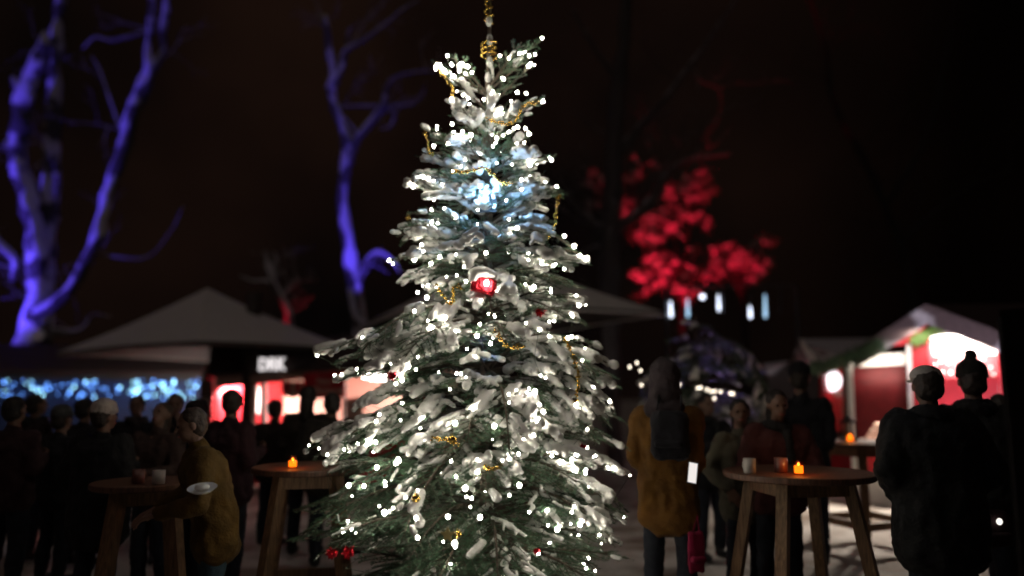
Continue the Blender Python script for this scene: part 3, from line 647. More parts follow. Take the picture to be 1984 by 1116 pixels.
# first aid association stall, left
pl = Plane(415, 14.6, 790, 12.6); ds = thing('market_stall', 'red and white stall left of the tree with a white DRK sign', 'market stall', (pl.a.x, pl.a.y, 0))
def zpt(u, z, off=0): q = pl.p(u, 700, off); return Vector((q.x, q.y, z))
def hplate(u0, u1, z0, z1, off, th): return MB().plate([zpt(u0, z0, off), zpt(u1, z0, off), zpt(u1, z1, off), zpt(u0, z1, off)], -pl.n*th)
plate(pl, [(416,727),(790,700),(790,716),(416,752)], .06, .05).build('fascia', M['brownboard'], ds, world=True)
hplate(416, 500, 0, 1.0, 0, .05).build('front_panel', M['redboard'], ds, world=True); hplate(500.5, 790, 0, 1.0, 0, .05).build('front_panel', M['redboard'], ds, world=True)
MB().plate([zpt(416, 1.0, .25), zpt(790, 1.0, .25), zpt(790, 1.05, .25), zpt(416, 1.05, .25)], -pl.n*.6).build('counter', M['woodtop'], ds, world=True)
for u0, u1, mm in [(416,419,'redboard'),(504,513,'white'),(663,668,'white'),(786,790,'white')]: plate(pl, [(u0,742),(u1,741),(u1,848),(u0,850)], .0, .06).build('post', M[mm], ds, world=True)
plate(pl, [(670,772),(702,770),(702,850),(670,850)], 0, .04).build('side_panel', M['pinkboard'], ds, world=True)
# interior
def room(pl, u0, u1, depth_, z0, z1, root, mback, mside, mceil):
    a, b = [Vector((q.x, q.y, 0)) for q in (pl.p(u0, 700, -.07), pl.p(u1, 700, -.07))]; n = -pl.n*depth_
    def quad(p, q, z0, z1, th): return MB().plate([Vector((p.x,p.y,z0)), Vector((q.x,q.y,z0)), Vector((q.x,q.y,z1)), Vector((p.x,p.y,z1))], th)
    quad(a+n, b+n, z0, z1, -pl.n*.05).build('back_wall', mback, root, world=True)
    quad(a, a+n, z0, z1, (a-b).normalized()*.05).build('side_wall', mside, root, world=True); quad(b, b+n, z0, z1, (b-a).normalized()*.05).build('side_wall', mside, root, world=True)
    MB().plate([Vector((q.x, q.y, z1+.01)) for q in (a, b, b+n, a+n)], (0,0,.04)).build('ceiling', mceil, root, world=True)
    return (a+b)/2+n/2
ztop = max(pl.p(416, 727).z, pl.p(790, 700).z)
cR = room(pl, 417, 789, 1.9, 0, 2.0, ds, M['pinkboard'], M['redboard'], M['white'])
a, b = zpt(405, 1.92, .07), zpt(800, 2.11, .07); c, d = zpt(800, 2.75, -1.4), zpt(405, 2.6, -1.4); MB().plate([a, b, c, d], (0,0,.05)).build('roof', M['darkroof'], ds, world=True)
a, b = zpt(405, 1.94, -2.9), zpt(800, 2.13, -2.9); MB().plate([d, c, b, a], (0,0,.05)).build('roof', M['darkroof'], ds, world=True)
text('DRK', pl, 526, 717, .27, emis('sign_white', (1,.93,.93), 1.1), ds, 'sign_letters', .10, width=.62)
bn = plate(pl, [(588,723),(667,719),(667,770),(588,774)], .10, .03); bn.build('banner', M['redboard'], ds, world=True)
text('Feine', pl, 628, 744, .16, M['pinkboard'], ds, 'banner_text', .115, thick=.003); text('Bäckerei', pl, 636, 763, .16, M['pinkboard'], ds, 'banner_text', .115, width=.62, thick=.003)
pb = plate(pl, [(546,740),(586,737),(587,752),(583,766),(566,772),(549,767),(545,755)], .13, .02); pb.build('poster', M['pinkboard'], ds, world=True)
for q in ([(550,742),(562,741),(562,755),(556,764),(550,757)], [(570,741),(583,740),(582,757),(577,763),(571,754)]): plate(pl, q, .145, .01).build('poster_print', M['redboard'], ds, world=True)
M['lamp'] = emis('stall_lamp', (1,.93,.86), 16)
for u, w_ in ((470, .55), (732, .5)):
    p = zpt(u, 1.93, -.55); MB().box(p, (w_, .18, .05), Matrix.Rotation(math.atan2(pl.d.y, pl.d.x), 3, 'Z')).build('ceiling_lamp', M['lamp'], ds, world=True)
light('AREA', 'stall_light', zpt(465, 1.85, -.6), 260, (1,.90,.84), .8, zpt(465, .8, -1.2)); light('AREA', 'stall_light', zpt(732, 1.95, -.6), 160, (1,.90,.84), .5, zpt(732, 1.2, -1.6))
# white boards added inside to catch the light and brighten the opening
plate(pl, [(424,752),(500,748),(500,800),(424,805)], -1.2, .03).build('reflector_board', M['white'], ds, world=True); plate(pl, [(700,713),(752,711),(748,737),(716,736)], -.9, .03).build('reflector_board', M['white'], ds, world=True)
# blue lit stall at far left
pl2 = Plane(-120, 16, 388, 17.5); bs = thing('market_stall', 'dark navy stall at far left whose eaves carry a net of blue lights', 'market stall', (pl2.a.x, pl2.a.y, 0))
plate(pl2, [(-120,727),(386,729),(386,1000),(-120,1010)], -.05, .08).build('front_wall', M['navy'], bs, world=True)
plate(pl2, [(-125,722),(390,726),(390,738),(-125,735)], .10, .06).build('eaves_board', M['darkwood'], bs, world=True)
a, b = pl2.p(-125, 722, .2), pl2.p(392, 726, .2); c, d = b-pl2.n*1.9+Vector((0,0,.65)), a-pl2.n*1.9+Vector((0,0,.65)); MB().plate([a, b, c, d], (0,0,.06)).build('roof', M['darkroof'], bs, world=True)
lr = thing('light_net', 'net of blue and cyan lights hanging along the eaves at the far left', 'light net', pl2.p(190, 745, .2)); rnd = random.Random(4); spots = []
while len(spots) < 150:
    u = rnd.uniform(-8, 385); lo = 770 if u < 300 else 772; v = rnd.uniform(735, lo)
    dn = 1.0 if 250 < u < 345 or 360 < u < 386 else (.75 if 130 < u < 230 else .30)
    if 205 < u < 250 and v < 748: dn = .15
    if rnd.random() < dn: spots.append((u, v))
rest = MB()
for i, (u, v) in enumerate(spots):
    p = pl2.p(u, v, .16); r = rnd.choice((.010, .013, .017)); m_ = M['cyanled'] if (u > 240 and rnd.random() < .6) or rnd.random() < .25 else M['blueled']
    if i < 100: small_bulb(lr, p, r, m_)
    else: rest.ell(p, (r, r, r), 6)
ro = rest.build('bulbs', M['blueled'], lr, world=True, smooth=True); ro['kind'] = 'stuff'
mb = MB(); mb.tube([pl2.p(u, 733+2*math.sin(u), .16) for u in range(-10, 386, 12)], .006, 4); mb.build('wire', M['darkgreenwire'], lr, world=True)
# right stall with white gable opening
pr = Plane(1650, 11.8, 1990, 10.6); rs = thing('market_stall', 'red stall at the right with snowy gable and blazing white opening', 'market stall', (pr.a.x, pr.a.y, 0))
W = lambda uv, off, th, nm, mm: plate(pr, uv, off, th).build(nm, M[mm], rs, world=True)
W([(1766,668),(1798,668),(1799,860),(1768,860)], 0, .06, 'front_wall', 'redboard'); W([(1756,668),(1765,667),(1771,860),(1763,860)], .05, .06, 'post', 'white')
W([(1799,735),(1935,728),(1935,1010),(1799,1020)], 0, .06, 'front_wall', 'redboard'); W([(1770,861),(1798,861),(1798,1020),(1772,1020)], 0, .06, 'front_wall', 'redboard')
W([(1640,700),(1650,700),(1665,1000),(1655,1000)], .05, .06, 'post', 'white')
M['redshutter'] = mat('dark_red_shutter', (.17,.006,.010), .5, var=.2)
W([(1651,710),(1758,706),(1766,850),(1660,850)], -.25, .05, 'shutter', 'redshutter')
W([(1650,688),(1756,684),(1756,706),(1650,711)], -.05, .06, 'lintel', 'white')
W([(1658,852),(1758,850),(1758,862),(1660,865)], .30, .35, 'counter', 'pinkboard'); W([(1662,866),(1762,862),(1768,1010),(1672,1012)], -.05, .05, 'front_wall', 'redboard')
W([(1664,926),(1763,922),(1768,1010),(1674,1012)], -.02, .02, 'pale_base_strip', 'white')  # white strip added to stand in for the bright lit ground
# gable: barge boards, roof slabs, gable infill
ap_, el, er = pr.p(1795,601,.35), pr.p(1655,688,.35), pr.p(1985,640,.35)
er = pr.p(1958, 662, .35); bk = -pr.n*3.2
for e in (el, er):
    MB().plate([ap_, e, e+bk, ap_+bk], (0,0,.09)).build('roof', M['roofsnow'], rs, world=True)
    dn = Vector((0,0,-.34)); MB().plate([ap_+Vector((0,0,.085)), e+Vector((0,0,.085)), e+dn*.6, ap_+dn*.6], pr.n*.04).build('barge_board', M['roofsnow'], rs, world=True)
MB().plate([ap_+Vector((.1,.1,.02)), P(2020,597,12.8), P(2020,655,11.0), er+Vector((0,.1,.05))], (0,0,.08)).build('roof', M['darkroof'], rs, world=True)
W([(1700,672),(1792,628),(1800,627),(1757,667)], .08, .04, 'gable_board', 'redboard'); W([(1722,660),(1775,636),(1790,632),(1745,655)], .125, .02, 'gable_trim', 'white')
cR2 = room(pr, 1800, 1934, 1.6, 1.0, pr.p(1860, 648, 0).z, rs, M['white'], M['redboard'], M['white'])
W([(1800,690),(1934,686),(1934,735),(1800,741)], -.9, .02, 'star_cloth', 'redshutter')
for i, (u, v) in enumerate([(1812,708),(1823,700),(1838,702),(1848,698),(1826,721),(1842,722),(1808,728),(1900,700),(1905,696),(1920,712),(1890,712),(1816,735),(1925,726),(1857,712)]): 
    c = pr.p(u, v, -.88); MB().ell(c, (.022,.008,.022), 8).build('dot', M['white'], rs, world=True)
W([(1799,648),(1860,640),(1935,655),(1935,688),(1799,693)], -1.0, .02, 'light_panel', 'white'); 
W([(1894,726),(1912,732),(1930,733),(1918,722)], -.3, .04, 'paper', 'white')
MB().box(pr.p(1860, 652, -.5), (.8, .2, .04)).build('ceiling_lamp', M['lamp'], rs, world=True)
light('AREA', 'stall_light', pr.p(1865, 672, -.3), 80, (1,.95,.9), .3, pr.p(1865, 690, -1.2)); light('SPOT', 'stall_light', pr.p(1715, 700, .35), 420, (1,.86,.72), .1, pr.p(1695, 1000, 1.5), 95, .7)
light('AREA', 'stall_light', pr.p(1700, 712, .12), 4, (1,.9,.75), .5, pr.p(1700, 695, -.1))
light('AREA', 'stall_light', pr.p(1782, 650, .5), 8, (1,.85,.75), .2, pr.p(1782, 720, 0))
mb = MB()      # white ledge and sill thing by the window
for uv in ([(1772,735),(1800,733),(1800,738),(1760,741)], ): W(uv, .12, .1, 'ledge', 'white')
t = thing('wreath', 'green fir sprig fixed at the gable corner above the white opening', 'wreath', pr.p(1795, 645, .2)); mb = MB()
for _ in range(700):
    s_ = rnd.random(); c = pr.p(1770+55*s_, 663-27*s_, .2)+Vector([rnd.gauss(0, .035) for _ in range(3)]); d = Vector([rnd.gauss(0, 1) for _ in range(3)]).normalized()*.06; e = d.cross(Vector((0,1,.3))).normalized()*.006; mb.add([c-e, c+e, c+d], [(0,1,2)])
M['sprig'] = mat('green_sprig', (.09,.17,.04), .5); mb.build('sprig', M['sprig'], t, world=True); MB().tube([pr.p(1770, 663, .2), pr.p(1798, 649, .2), pr.p(1825, 636, .2)], .012, 6).build('stem', M['bark'], t, world=True)
t = thing('garland', 'dark fir garland drooping under the roof edge between the two right stalls', 'garland', pr.p(1640, 690, .4)); mb = MB()
gp = [(1575,712),(1600,712),(1625,700),(1655,690),(1690,678),(1705,668)]; MB().tube([pr.p(u, v, .4) for u, v in gp], .02, 6).build('stem', M['bark'], t, world=True)
for _ in range(2600):
    s_ = rnd.random()*(len(gp)-1.001); i = int(s_); q0, q1 = pr.p(*gp[i], .4), pr.p(*gp[i+1], .4); c = q0.lerp(q1, s_-i)+Vector([rnd.gauss(0, .045) for _ in range(3)]); d = Vector([rnd.gauss(0, 1) for _ in range(3)]).normalized()*.08; e = d.cross(Vector((0,1,.3))).normalized()*.008; mb.add([c-e, c+e, c+d], [(0,1,2)])
mb.build('needles', M['needle'], t, world=True)
# goods on the counter of the shuttered part
rnd = random.Random(9)
for i in range(22):
    row = 0 if i < 10 else (1 if i < 17 else 2); k = i-(0, 10, 17)[row]; u = 1684+row*7+k*4.6; v = 846-row*11
    p = pr.p(u, v, .22); t = thing('pastry', 'small pale pastry in the heap on the counter below the red shutter', 'pastry', p, rnd.random()*3, 'pastries heaped on the stall counter'); b = MB(); b.ell((0,0,0), (.045,.035,.035), 8); b.ell((.02,.0,.02), (.025,.022,.02), 6); link('crust', remesh(b, .008, 1, .008, .03, 'crust'), M['pinkboard'], t)
# rear right stall
p3 = Plane(1545, 14.5, 1700, 13.6); r3 = thing('market_stall', 'small rear red stall with a lit window beside the tall dark figure', 'market stall', (p3.a.x, p3.a.y, 0))
W3 = lambda uv, off, th, nm, mm: plate(p3, uv, off, th).build(nm, M[mm], r3, world=True)
W3([(1588,716),(1596,715),(1598,850),(1590,850)], 0, .05, 'front_wall', 'redboard'); W3([(1630,712),(1655,710),(1657,860),(1636,860)], 0, .05, 'front_wall', 'brownboard')
W3([(1588,851),(1657,850),(1657,1000),(1588,1000)], 0, .05, 'front_wall', 'redboard')
room(p3, 1597, 1631, 1.3, .9, p3.p(1610, 712).z, r3, M['pinkboard'], M['redboard'], M['white'])
a, b = p3.p(1553, 664, .5), p3.p(1590, 716, .5); c, d = p3.p(1702, 712, .5), p3.p(1700, 662, -1.6); MB().plate([a, b, c, d], (0,0,.07)).build('roof', M['roofsnow'], r3, world=True)
MB().plate([a+Vector((0,0,.08)), b+Vector((0,0,.08)), b-Vector((0,0,.14)), a-Vector((0,0,.05))], p3.n*.05).build('barge_board', M['white'], r3, world=True)
c, b = p3.p(1536, 706, .5), a; MB().plate([b+Vector((0,0,.08)), c+Vector((0,0,.08)), c-Vector((0,0,.10)), b-Vector((0,0,.05))], p3.n*.05).build('barge_board', M['roofsnow'], r3, world=True)
MB().plate([a, c, c-p3.n*2+Vector((0,0,0)), a-p3.n*2], (0,0,.07)).build('roof', M['roofsnow'], r3, world=True)
light('AREA', 'stall_light', p3.p(1612, 722, -.3), 45, (1,.9,.95), .3, p3.p(1612, 780, -1.0))
o = MB().ell(p3.p(1611, 737, -.35), (.17,.17,.20), 16).build('globe_lamp', emis('globe_lamp', (1,.9,.95), 3), smooth=True, loc=p3.p(1611, 737, -.35)); tag(o, 'glowing white globe lamp hanging in the window of the rear red stall', 'lamp')
W3([(1597,758),(1631,755),(1631,768),(1597,770)], -.5, .3, 'shelf', 'brownboard')
t = thing('tray', 'bright white tray standing on the sill of the rear red stall', 'tray', p3.p(1605, 813, .1)); MB().box((0,0,0), (.22,.16,.03)).build('base', M['white'], t); MB().box((0,.06,.05), (.22,.02,.07)).build('rim', M['white'], t)
# small grey roof further back
pg = Plane(1480, 17, 1540, 17); gs = thing('market_stall', 'low stall far back whose grey snowy roof slopes down left of the tall figure', 'market stall', (pg.a.x, pg.a.y, 0))
MB().plate([pg.p(1478,712,0), pg.p(1530,706,0), pg.p(1492,732,.9), pg.p(1485,728,.9)], (0,0,.07)).build('roof', M['roofsnow'], gs, world=True); plate(pg, [(1490,715),(1700,712),(1700,880),(1490,880)], -.4, .1).build('front_wall', M['darkwood'], gs, world=True)
# dark hut edge close on the right
hx = X(1936, 3.6); hut = thing('timber_hut', 'black timber hut corner filling the right edge of the picture', 'hut', (hx+.6, 4.3, 0)); M['tar'] = mat('tarred_timber', (.012,.009,.008), .9, var=.4, bump=.5, spec=.1)
for i in range(8): MB().box((hx+.07+i*.15, 3.62, 1.0), (.142, .03, 2.0)).build('board', M['tar'], hut, world=True)
MB().plate([(hx-.006, 3.62, 0), (hx+.70, 4.6, 0), (hx+.70, 4.6, 2.0), (hx-.006, 3.62, 2.0)], (.03, -.02, 0)).build('side_wall', M['tar'], hut, world=True)
MB().plate([(hx-.01, 3.6, 2.005), (hx+1.4, 3.6, 2.14), (hx+1.6, 4.7, 2.14), (hx+.72, 4.62, 2.005)], (0,0,.03)).build('roof', M['tar'], hut, world=True)

# ------------------------------------------------------------------ tables
def table_parts(root, rt, h, rot):
    MB().lathe([(rt-.01, h-.045), (rt, h-.035), (rt, h-.006), (rt-.008, h), (0, h)], n=40).build('table_top', M['woodtop'], root)
    for sx in (-1, 1):
        for sy in (-1, 1):
            MB().bar((sx*rt*.46, sy*rt*.46, h-.05), (sx*rt*.74, sy*rt*.74, 0), .075).build('leg', M['wood'], root)
    for s in (-1, 1):
        z1, k1 = h-.10, .475*rt; MB().bar((-k1, s*k1, z1), (k1, s*k1, z1), .05, .09).build('rail', M['wood'], root); MB().bar((s*k1, -k1+.04, z1), (s*k1, k1-.04, z1), .05, .09).build('rail', M['wood'], root)
        z1, k1 = .25, .68*rt; MB().bar((-k1, s*k1, z1), (k1, s*k1, z1), .045, .08).build('rail', M['wood'], root); MB().bar((s*k1, -k1+.04, z1), (s*k1, k1-.04, z1), .045, .08).build('rail', M['wood'], root)
TB = []
for (u, Y, rt, rz, lab) in [(1528, 5.5, .51, .15, 'round timber standing table in front right with a glowing candle on it'), (1652, 8.7, .53, .35, 'rear right standing table with snow-bright ground seen between its legs'), (612, 5.9, .42, .2, 'standing table half hidden behind the left boughs of the Christmas tree'), (306, 5.6, .36, .5, 'dim standing table at the left between the cream beanie and the yellow jacket')]:
    t = thing('standing_table', lab, 'table', (X(u, Y), Y, 0), rz, 'round timber standing tables'); table_parts(t, rt, 1.10 if u != 306 else 1.02, rz); TB.append(t)
def candle(p, r, h, lab):
    t = thing('candle_jar', lab, 'candle', p, 0, 'candles in amber glass jars'); MB().lathe([(r*.9, 0), (r, .01), (r, h), (r*.93, h), (r*.93, .012), (0, .012)], n=18).build('jar', M['amber'], t, smooth=True)
    MB().lathe([(r*.8, .012), (r*.8, h*.62), (0, h*.64)], n=14).build('candle', M['flame'], t, smooth=True); MB().lathe([(0.001, h*.64), (.006, h*.68), (.007, h*.74), (.001, h*.86)], n=8).build('flame', M['flamecore'], t, smooth=True)
    light('POINT', 'candle_light', Vector(p)+Vector((0,0,h*1.15)), .7, (1,.55,.2), .02)
candle((X(1530, 5.25), 5.25, 1.101), .036, .095, 'amber candle jar glowing on the front right table')
candle((X(1630, 8.7), 8.7, 1.101), .04, .10, 'amber candle jar on the rear right table beside the lantern')
candle((X(580, 5.7), 5.7, 1.101), .036, .085, 'amber candle jar on the left table at the edge of the fir boughs')
def mug(p, r, h, m, lab, rz=0):
    t = thing('mug', lab, 'mug', p, rz, 'mugs on the standing tables'); MB().lathe([(r*.85, 0), (r, .01), (r, h), (r*.88, h), (r*.85, .012), (0, .012)], n=18).build('cup', m, t, smooth=True)
    MB().tube([(r*.95+.028*math.sin(a), 0, h*.5+h*.3*math.cos(a)) for a in [math.pi*i/8 for i in range(9)]], .005, 6).build('handle', m, t, smooth=True)
mugm = mat('brown_mug', (.16,.06,.045), .3, coat=.4); mugp = mat('pale_mug', (.45,.40,.36), .35, coat=.3)
mug((X(1438, 5.35), 5.35, 1.101), .042, .10, mugp, 'pale mug at the left edge of the front right table', 2)
mug((X(1497, 5.40), 5.40, 1.101), .045, .10, mugm, 'dark red mug beside the candle on the front right table', 1)
mug((X(292, 5.45), 5.45, 1.021), .042, .095, mugm, 'dark reddish mug on the dim left table', 1.2); mug((X(330, 5.4), 5.4, 1.021), .042, .095, mugp, 'pale mug near the hand on the dim left table', 2.5)
t = thing('lantern', 'small black lantern beside the candle on the rear right table', 'lantern', (X(1628, 8.95), 8.95, 1.101), 0)
b = MB(); b.box((0,0,.012), (.14,.14,.024)); b.box((0,0,.21), (.14,.14,.02)); b.build('frame', M['black'], t)
for sx in (-1, 1):
    for sy in (-1, 1): MB().box((sx*.06, sy*.06, .112), (.014, .014, .176)).build('post', M['black'], t)
MB().lathe([(.075, .22), (.03, .28), (.012, .29)], n=4).build('roof', M['black'], t); MB().tube([(.04*math.cos(a), 0, .29+.04*math.sin(a)) for a in [math.pi*i/8 for i in range(9)]], .004, 5).build('handle', M['black'], t)

# ------------------------------------------------------------------ people
def hand(mb, w, d, n, curl=.7):
    w = Vector(w); d = norm(d); n = norm(Vector(n)-d*Vector(n).dot(d)); s = d.cross(n)
    for i in range(4):
        o = s*(i-1.5)*.019; kn = w+d*(.088-.004*abs(i-1.3))+o; mb.cap(w+o*.6, .019, kn, .0125, 7)
        L = (.038, .043, .041, .032)[i]; p = kn; dd = d.copy(); r = .0098
        for j, l in enumerate((L, L*.65, L*.5)):
            a = curl*(.55+.25*j)+.05*i; dd = norm(dd*math.cos(a)+n*math.sin(a)); q = p+dd*l; mb.cap(p, r, q, r*.88, 6); p = q; r *= .9; 
    b = w+d*.03-s*.028; m1 = b+norm(d*.75-s*.6+n*.35)*.042; mb.cap(b, .016, m1, .0115, 6); mb.cap(m1, .0115, m1+norm(d*.9-s*.1+n*.5)*.032, .009, 6)
ARM = {'tight': ((.225,.05,1.12), (.15,-.12,.95), (-.5,-.4,-.8), (-.4,.6,0)), 'down': ((.265,.03,1.13), (.27,-.06,.88), (0,-.15,-1), (-1,0,0)), 'hold': ((.25,.02,1.14), (.10,-.27,1.22), (-.5,-.8,.2), (-.6,.3,.3)), 'pocket': ((.30,.07,1.15), (.20,-.10,.98), (-.5,-.4,-.8), (-.4,.6,0)),
       'table': ((.30,-.10,1.13), (.12,-.36,1.13), (-.4,-1,-.05), (0,.1,-1)), 'bag': ((.26,.04,1.12), (.25,-.02,.86), (0,-.05,-1), (-1,0,0)), 'face': ((.27,-.10,1.16), (.10,-.20,1.42), (-.3,-.1,1), (-.3,.8,0))}
PEOPLE = 'visitors standing around the market'
def person(label, u, Y, h, face, jacket, trousers=(.02,.022,.03), arms=('down', 'down'), lean=0, hem=.78, puff=1.0, hat=None, hatcol=(.02,.02,.02), hair=(.03,.02,.015), hairlong=False, scarf=None, yaw=0, tilt=0, skirt=0, gloves=None, dz=0):
    root = thing('person', label, 'person', (X(u, Y), Y, 0), R(face), PEOPLE); s = h/1.76
    cl, sl = math.cos(R(lean)), math.sin(R(lean)); RY = Matrix.Rotation(R(yaw), 3, 'Z') @ Matrix.Rotation(R(tilt), 3, 'X'); NK = Vector((0, .01, 1.5))
    def T(p):
        p = Vector(p)
        if p.z > .93: y, z = p.y, p.z-.93; p = Vector((p.x, y*cl-z*sl, .93+z*cl+y*sl))
        return p*s
    def Hd(p): return T(NK+RY@(Vector(p)-NK))
    rot = Matrix.Rotation(R(lean), 3, 'X') @ RY
    b = MB()
    for a, r1, c, r2 in [((-.06,0,.95), .11, (.06,0,.95), .11), ((0,0,.95), .12, (0,0,1.15), .115), ((-.05,0,1.18), .11, (.05,0,1.18), .11), ((-.07,.01,1.32), .11, (.07,.01,1.32), .11), ((-.17,.01,1.405), .055, (.17,.01,1.405), .055), ((0,0,1.15), .12, (0,.01,1.38), .10)]: b.cap(T(a), r1*s, T(c), r2*s, 12)
    b.cap(T((0,.02,1.42)), .058*s, Hd((0,.01,1.58)), .054*s, 10)
    b.ell(Hd((0,.015,1.665)), (.078*s,.097*s,.098*s), 16, rot); b.ell(Hd((0,-.03,1.60)), (.055*s,.058*s,.062*s), 12, rot); b.ell(Hd((0,-.055,1.562)), (.028*s,.026*s,.02*s), 8, rot)
    b.cap(Hd((0,-.085,1.662)), .011*s, Hd((0,-.108,1.628)), .014*s, 7); b.cap(Hd((-.03,-.075,1.686)), .011*s, Hd((.03,-.075,1.686)), .011*s, 7)
    for q in (-1, 1): b.ell(Hd((q*.08,.015,1.645)), (.013*s,.022*s,.032*s), 8, rot)
    j = MB(); pf = puff
    zs = [hem, .95, 1.12, 1.30]; hw = [.085+skirt, .085+skirt*.5, .08, .10]; rr = [.145, .14, .135, .14]
    for i in range(4): j.cap(T((-hw[i], .005, zs[i]+(.1 if i == 0 else 0))), rr[i]*pf*s, T((hw[i], .005, zs[i]+(.1 if i == 0 else 0))), rr[i]*pf*s, 14)
    for q in (-1, 0, 1):
        for i in range(3): j.cap(T((q*hw[i], .005, zs[i]+(.1 if i == 0 else 0))), rr[i]*pf*s*.98, T((q*hw[i+1], .005, zs[i+1])), rr[i+1]*pf*s*.98, 12)
    j.cap(T((-.16,.01,1.395)), .085*s*(.5+.5*pf), T((.16,.01,1.395)), .085*s*(.5+.5*pf), 12); j.cap(T((0,.02,1.40)), .10*s, T((0,.015,1.475)), .078*s, 12)
    for q, arm in zip((1, -1), arms):
        e, w, d, n = ARM[arm]; e, w, d, n = [Vector((v[0]*q, v[1], v[2])) for v in (e, w, d, n)]
        S = Vector((q*.19,.01,1.40)); b.cap(T(S), .055*s, T(e), .042*s, 10); b.cap(T(e), .042*s, T(w), .027*s, 10)
        dw = T(w+norm(d)*.01)-T(w); dn = T(w+norm(n)*.01)-T(w); hand(b, T(w), dw, dn, .75 if arm in ('hold', 'bag', 'face') else .4)
        e2 = e.lerp(w, .9); j.cap(T(S), .085*s*pf, T(e), .068*s*pf, 11); j.cap(T(e), .070*s*pf, T(e2), .052*s*(.4+.6*pf), 11)
    tr = MB(); tr.cap(T((-.07,0,.93)), .13*s, T((.07,0,.93)), .13*s, 12)
    for q in (-1, 1):
        hp, kn, an = Vector((q*.09,0,.92)), Vector((q*.115,-.015,.50)), Vector((q*.12,.02,.09)); b.cap(hp*s, .085*s, kn*s, .06*s, 10); b.cap(kn*s, .06*s, an*s, .04*s, 10); b.cap(Vector((q*.12,.03,.045))*s, .035*s, Vector((q*.13,-.12,.03))*s, .028*s, 8)
        tr.cap(hp*s, .108*s, kn*s, .078*s, 12); tr.cap(kn*s, .078*s, Vector((q*.12,.02,.14))*s, .066*s, 12)
        bo = MB(); bo.cap(Vector((q*.12,.03,.06))*s, .055*s, Vector((q*.135,-.15,.045))*s, .043*s, 10); bo.cap(Vector((q*.12,.025,.06))*s, .056*s, Vector((q*.12,.02,.20))*s, .064*s, 10); link('boot', remesh(bo, .014, 2, 0, .1, 'boot'), M['black'], root)
    link('body', remesh(b, .0075, 2, 0, .1, 'body'), M['skin'] if not gloves else M['skin'], root)
    link('jacket', remesh(j, .014, 3, .05*s, .11, 'jacket'), cloth('jacket_cloth_%d_%d_%d' % tuple(int(c*1000) for c in jacket), jacket), root)
    link('trousers', remesh(tr, .014, 2, .03, .09, 'trousers'), cloth('trouser_cloth_%d_%d_%d' % tuple(int(c*1000) for c in trousers), trousers), root)
    hm = mat('hair', hair, .6, var=.4, scale=30, bump=.5) if 'hair%.3f' % hair[0] not in M else M['hair%.3f' % hair[0]]; M['hair%.3f' % hair[0]] = hm
    hb = MB(); hb.ell(Hd((0,.035,1.685)), (.090*s,.098*s,.096*s), 14, rot); hb.ell(Hd((0,.05,1.63)), (.086*s,.075*s,.08*s), 12, rot)
    if hairlong: hb.cap(Hd((0,.06,1.6)), .082*s, Hd((0,.07,1.44)), .07*s, 10); 
    if hat != 'hood': link('hair', remesh(hb, .011, 2, .02, .04, 'hair'), hm, root)
    for q in (-1, 1): MB().ell((0,0,0), (.012*s,.008*s,.009*s), 8).build('eye', M['eye'], root, smooth=True).location = Hd((q*.031,-.083,1.664))
    MB().ell((0,0,0), (.024*s,.008*s,.007*s), 8, rot).build('mouth', M['lip'], root, smooth=True).location = Hd((0,-.090,1.592))
    hc = cloth('hat_cloth_%d_%d_%d' % tuple(int(c*1000) for c in hatcol), hatcol)
    if hat in ('beanie', 'bobble'):
        q = MB(); q.ell(Hd((0,.02,1.725)), (.100*s,.112*s,.090*s), 16, rot); q.ell(Hd((0,.015,1.695)), (.104*s,.117*s,.035*s), 16, rot)
        if hat == 'bobble': q.ell(Hd((0,.03,1.835)), (.04*s,.04*s,.04*s), 12)
        link('beanie', remesh(q, .011, 2, .015, .03, 'beanie'), hc, root)
    if hat == 'cap':
        q = MB(); q.ell(Hd((0,.015,1.715)), (.094*s,.108*s,.070*s), 16, rot); q.cap(Hd((-.045,-.08,1.70)), .016*s, Hd((.045,-.08,1.70)), .016*s); q.ell(Hd((0,-.125,1.695)), (.07*s,.065*s,.012*s), 12, rot); link('cap', remesh(q, .009, 1, 0, .1, 'cap'), hc, root)
    if hat == 'hood':
        q = MB(); q.ell(Hd((0,.035,1.69)), (.115*s,.115*s,.125*s), 16, rot); q.ell(Hd((0,.05,1.58)), (.12*s,.10*s,.12*s), 14, rot); q.cap(T((-.07,.06,1.45)), .08*s, T((.07,.06,1.45)), .08*s, 12); link('hood', remesh(q, .012, 2, .03, .06, 'hood'), hc, root)
    if scarf:
        q = MB(); pts = [T((.095*math.cos(a), .02+.10*math.sin(a), 1.475+.02*math.sin(2*a))) for a in [2*math.pi*i/12 for i in range(13)]]; q.chain(pts, [.045*s]*13, 10); q.cap(T((.04,-.12,1.44)), .04*s, T((.06,-.17,1.22)), .035*s, 10); link('scarf', remesh(q, .012, 2, .02, .04, 'scarf'), cloth('scarf_cloth_%d' % int(scarf[0]*1000), scarf), root)
    root['s'] = s
    return root
BLK = (.018,.017,.02); DRD = (.06,.018,.02); 
person('person in a dull dark red coat at the far left edge', 52, 6.4, 1.60, 170, (.045,.02,.022), arms=('down', 'hold'), hair=(.02,.015,.012))
person('person in black with a dark grey knitted hat, left of the cream beanie', 142, 6.9, 1.50, 160, BLK, hat='beanie', hatcol=(.07,.07,.07), arms=('pocket', 'pocket'), puff=1.1)
person('person seen from behind in a wide black coat and a cream beanie', 222, 6.0, 1.56, 165, (.012,.012,.013), hat='beanie', hatcol=(.55,.47,.42), arms=('pocket', 'hold'), puff=1.35, hem=.6, yaw=-15)
person('person facing the camera behind the dim left table, head bowed', 322, 6.6, 1.56, -10, (.05,.03,.025), hat=None, hair=(.05,.03,.02), arms=('table', 'hold'), hairlong=True, tilt=-15)
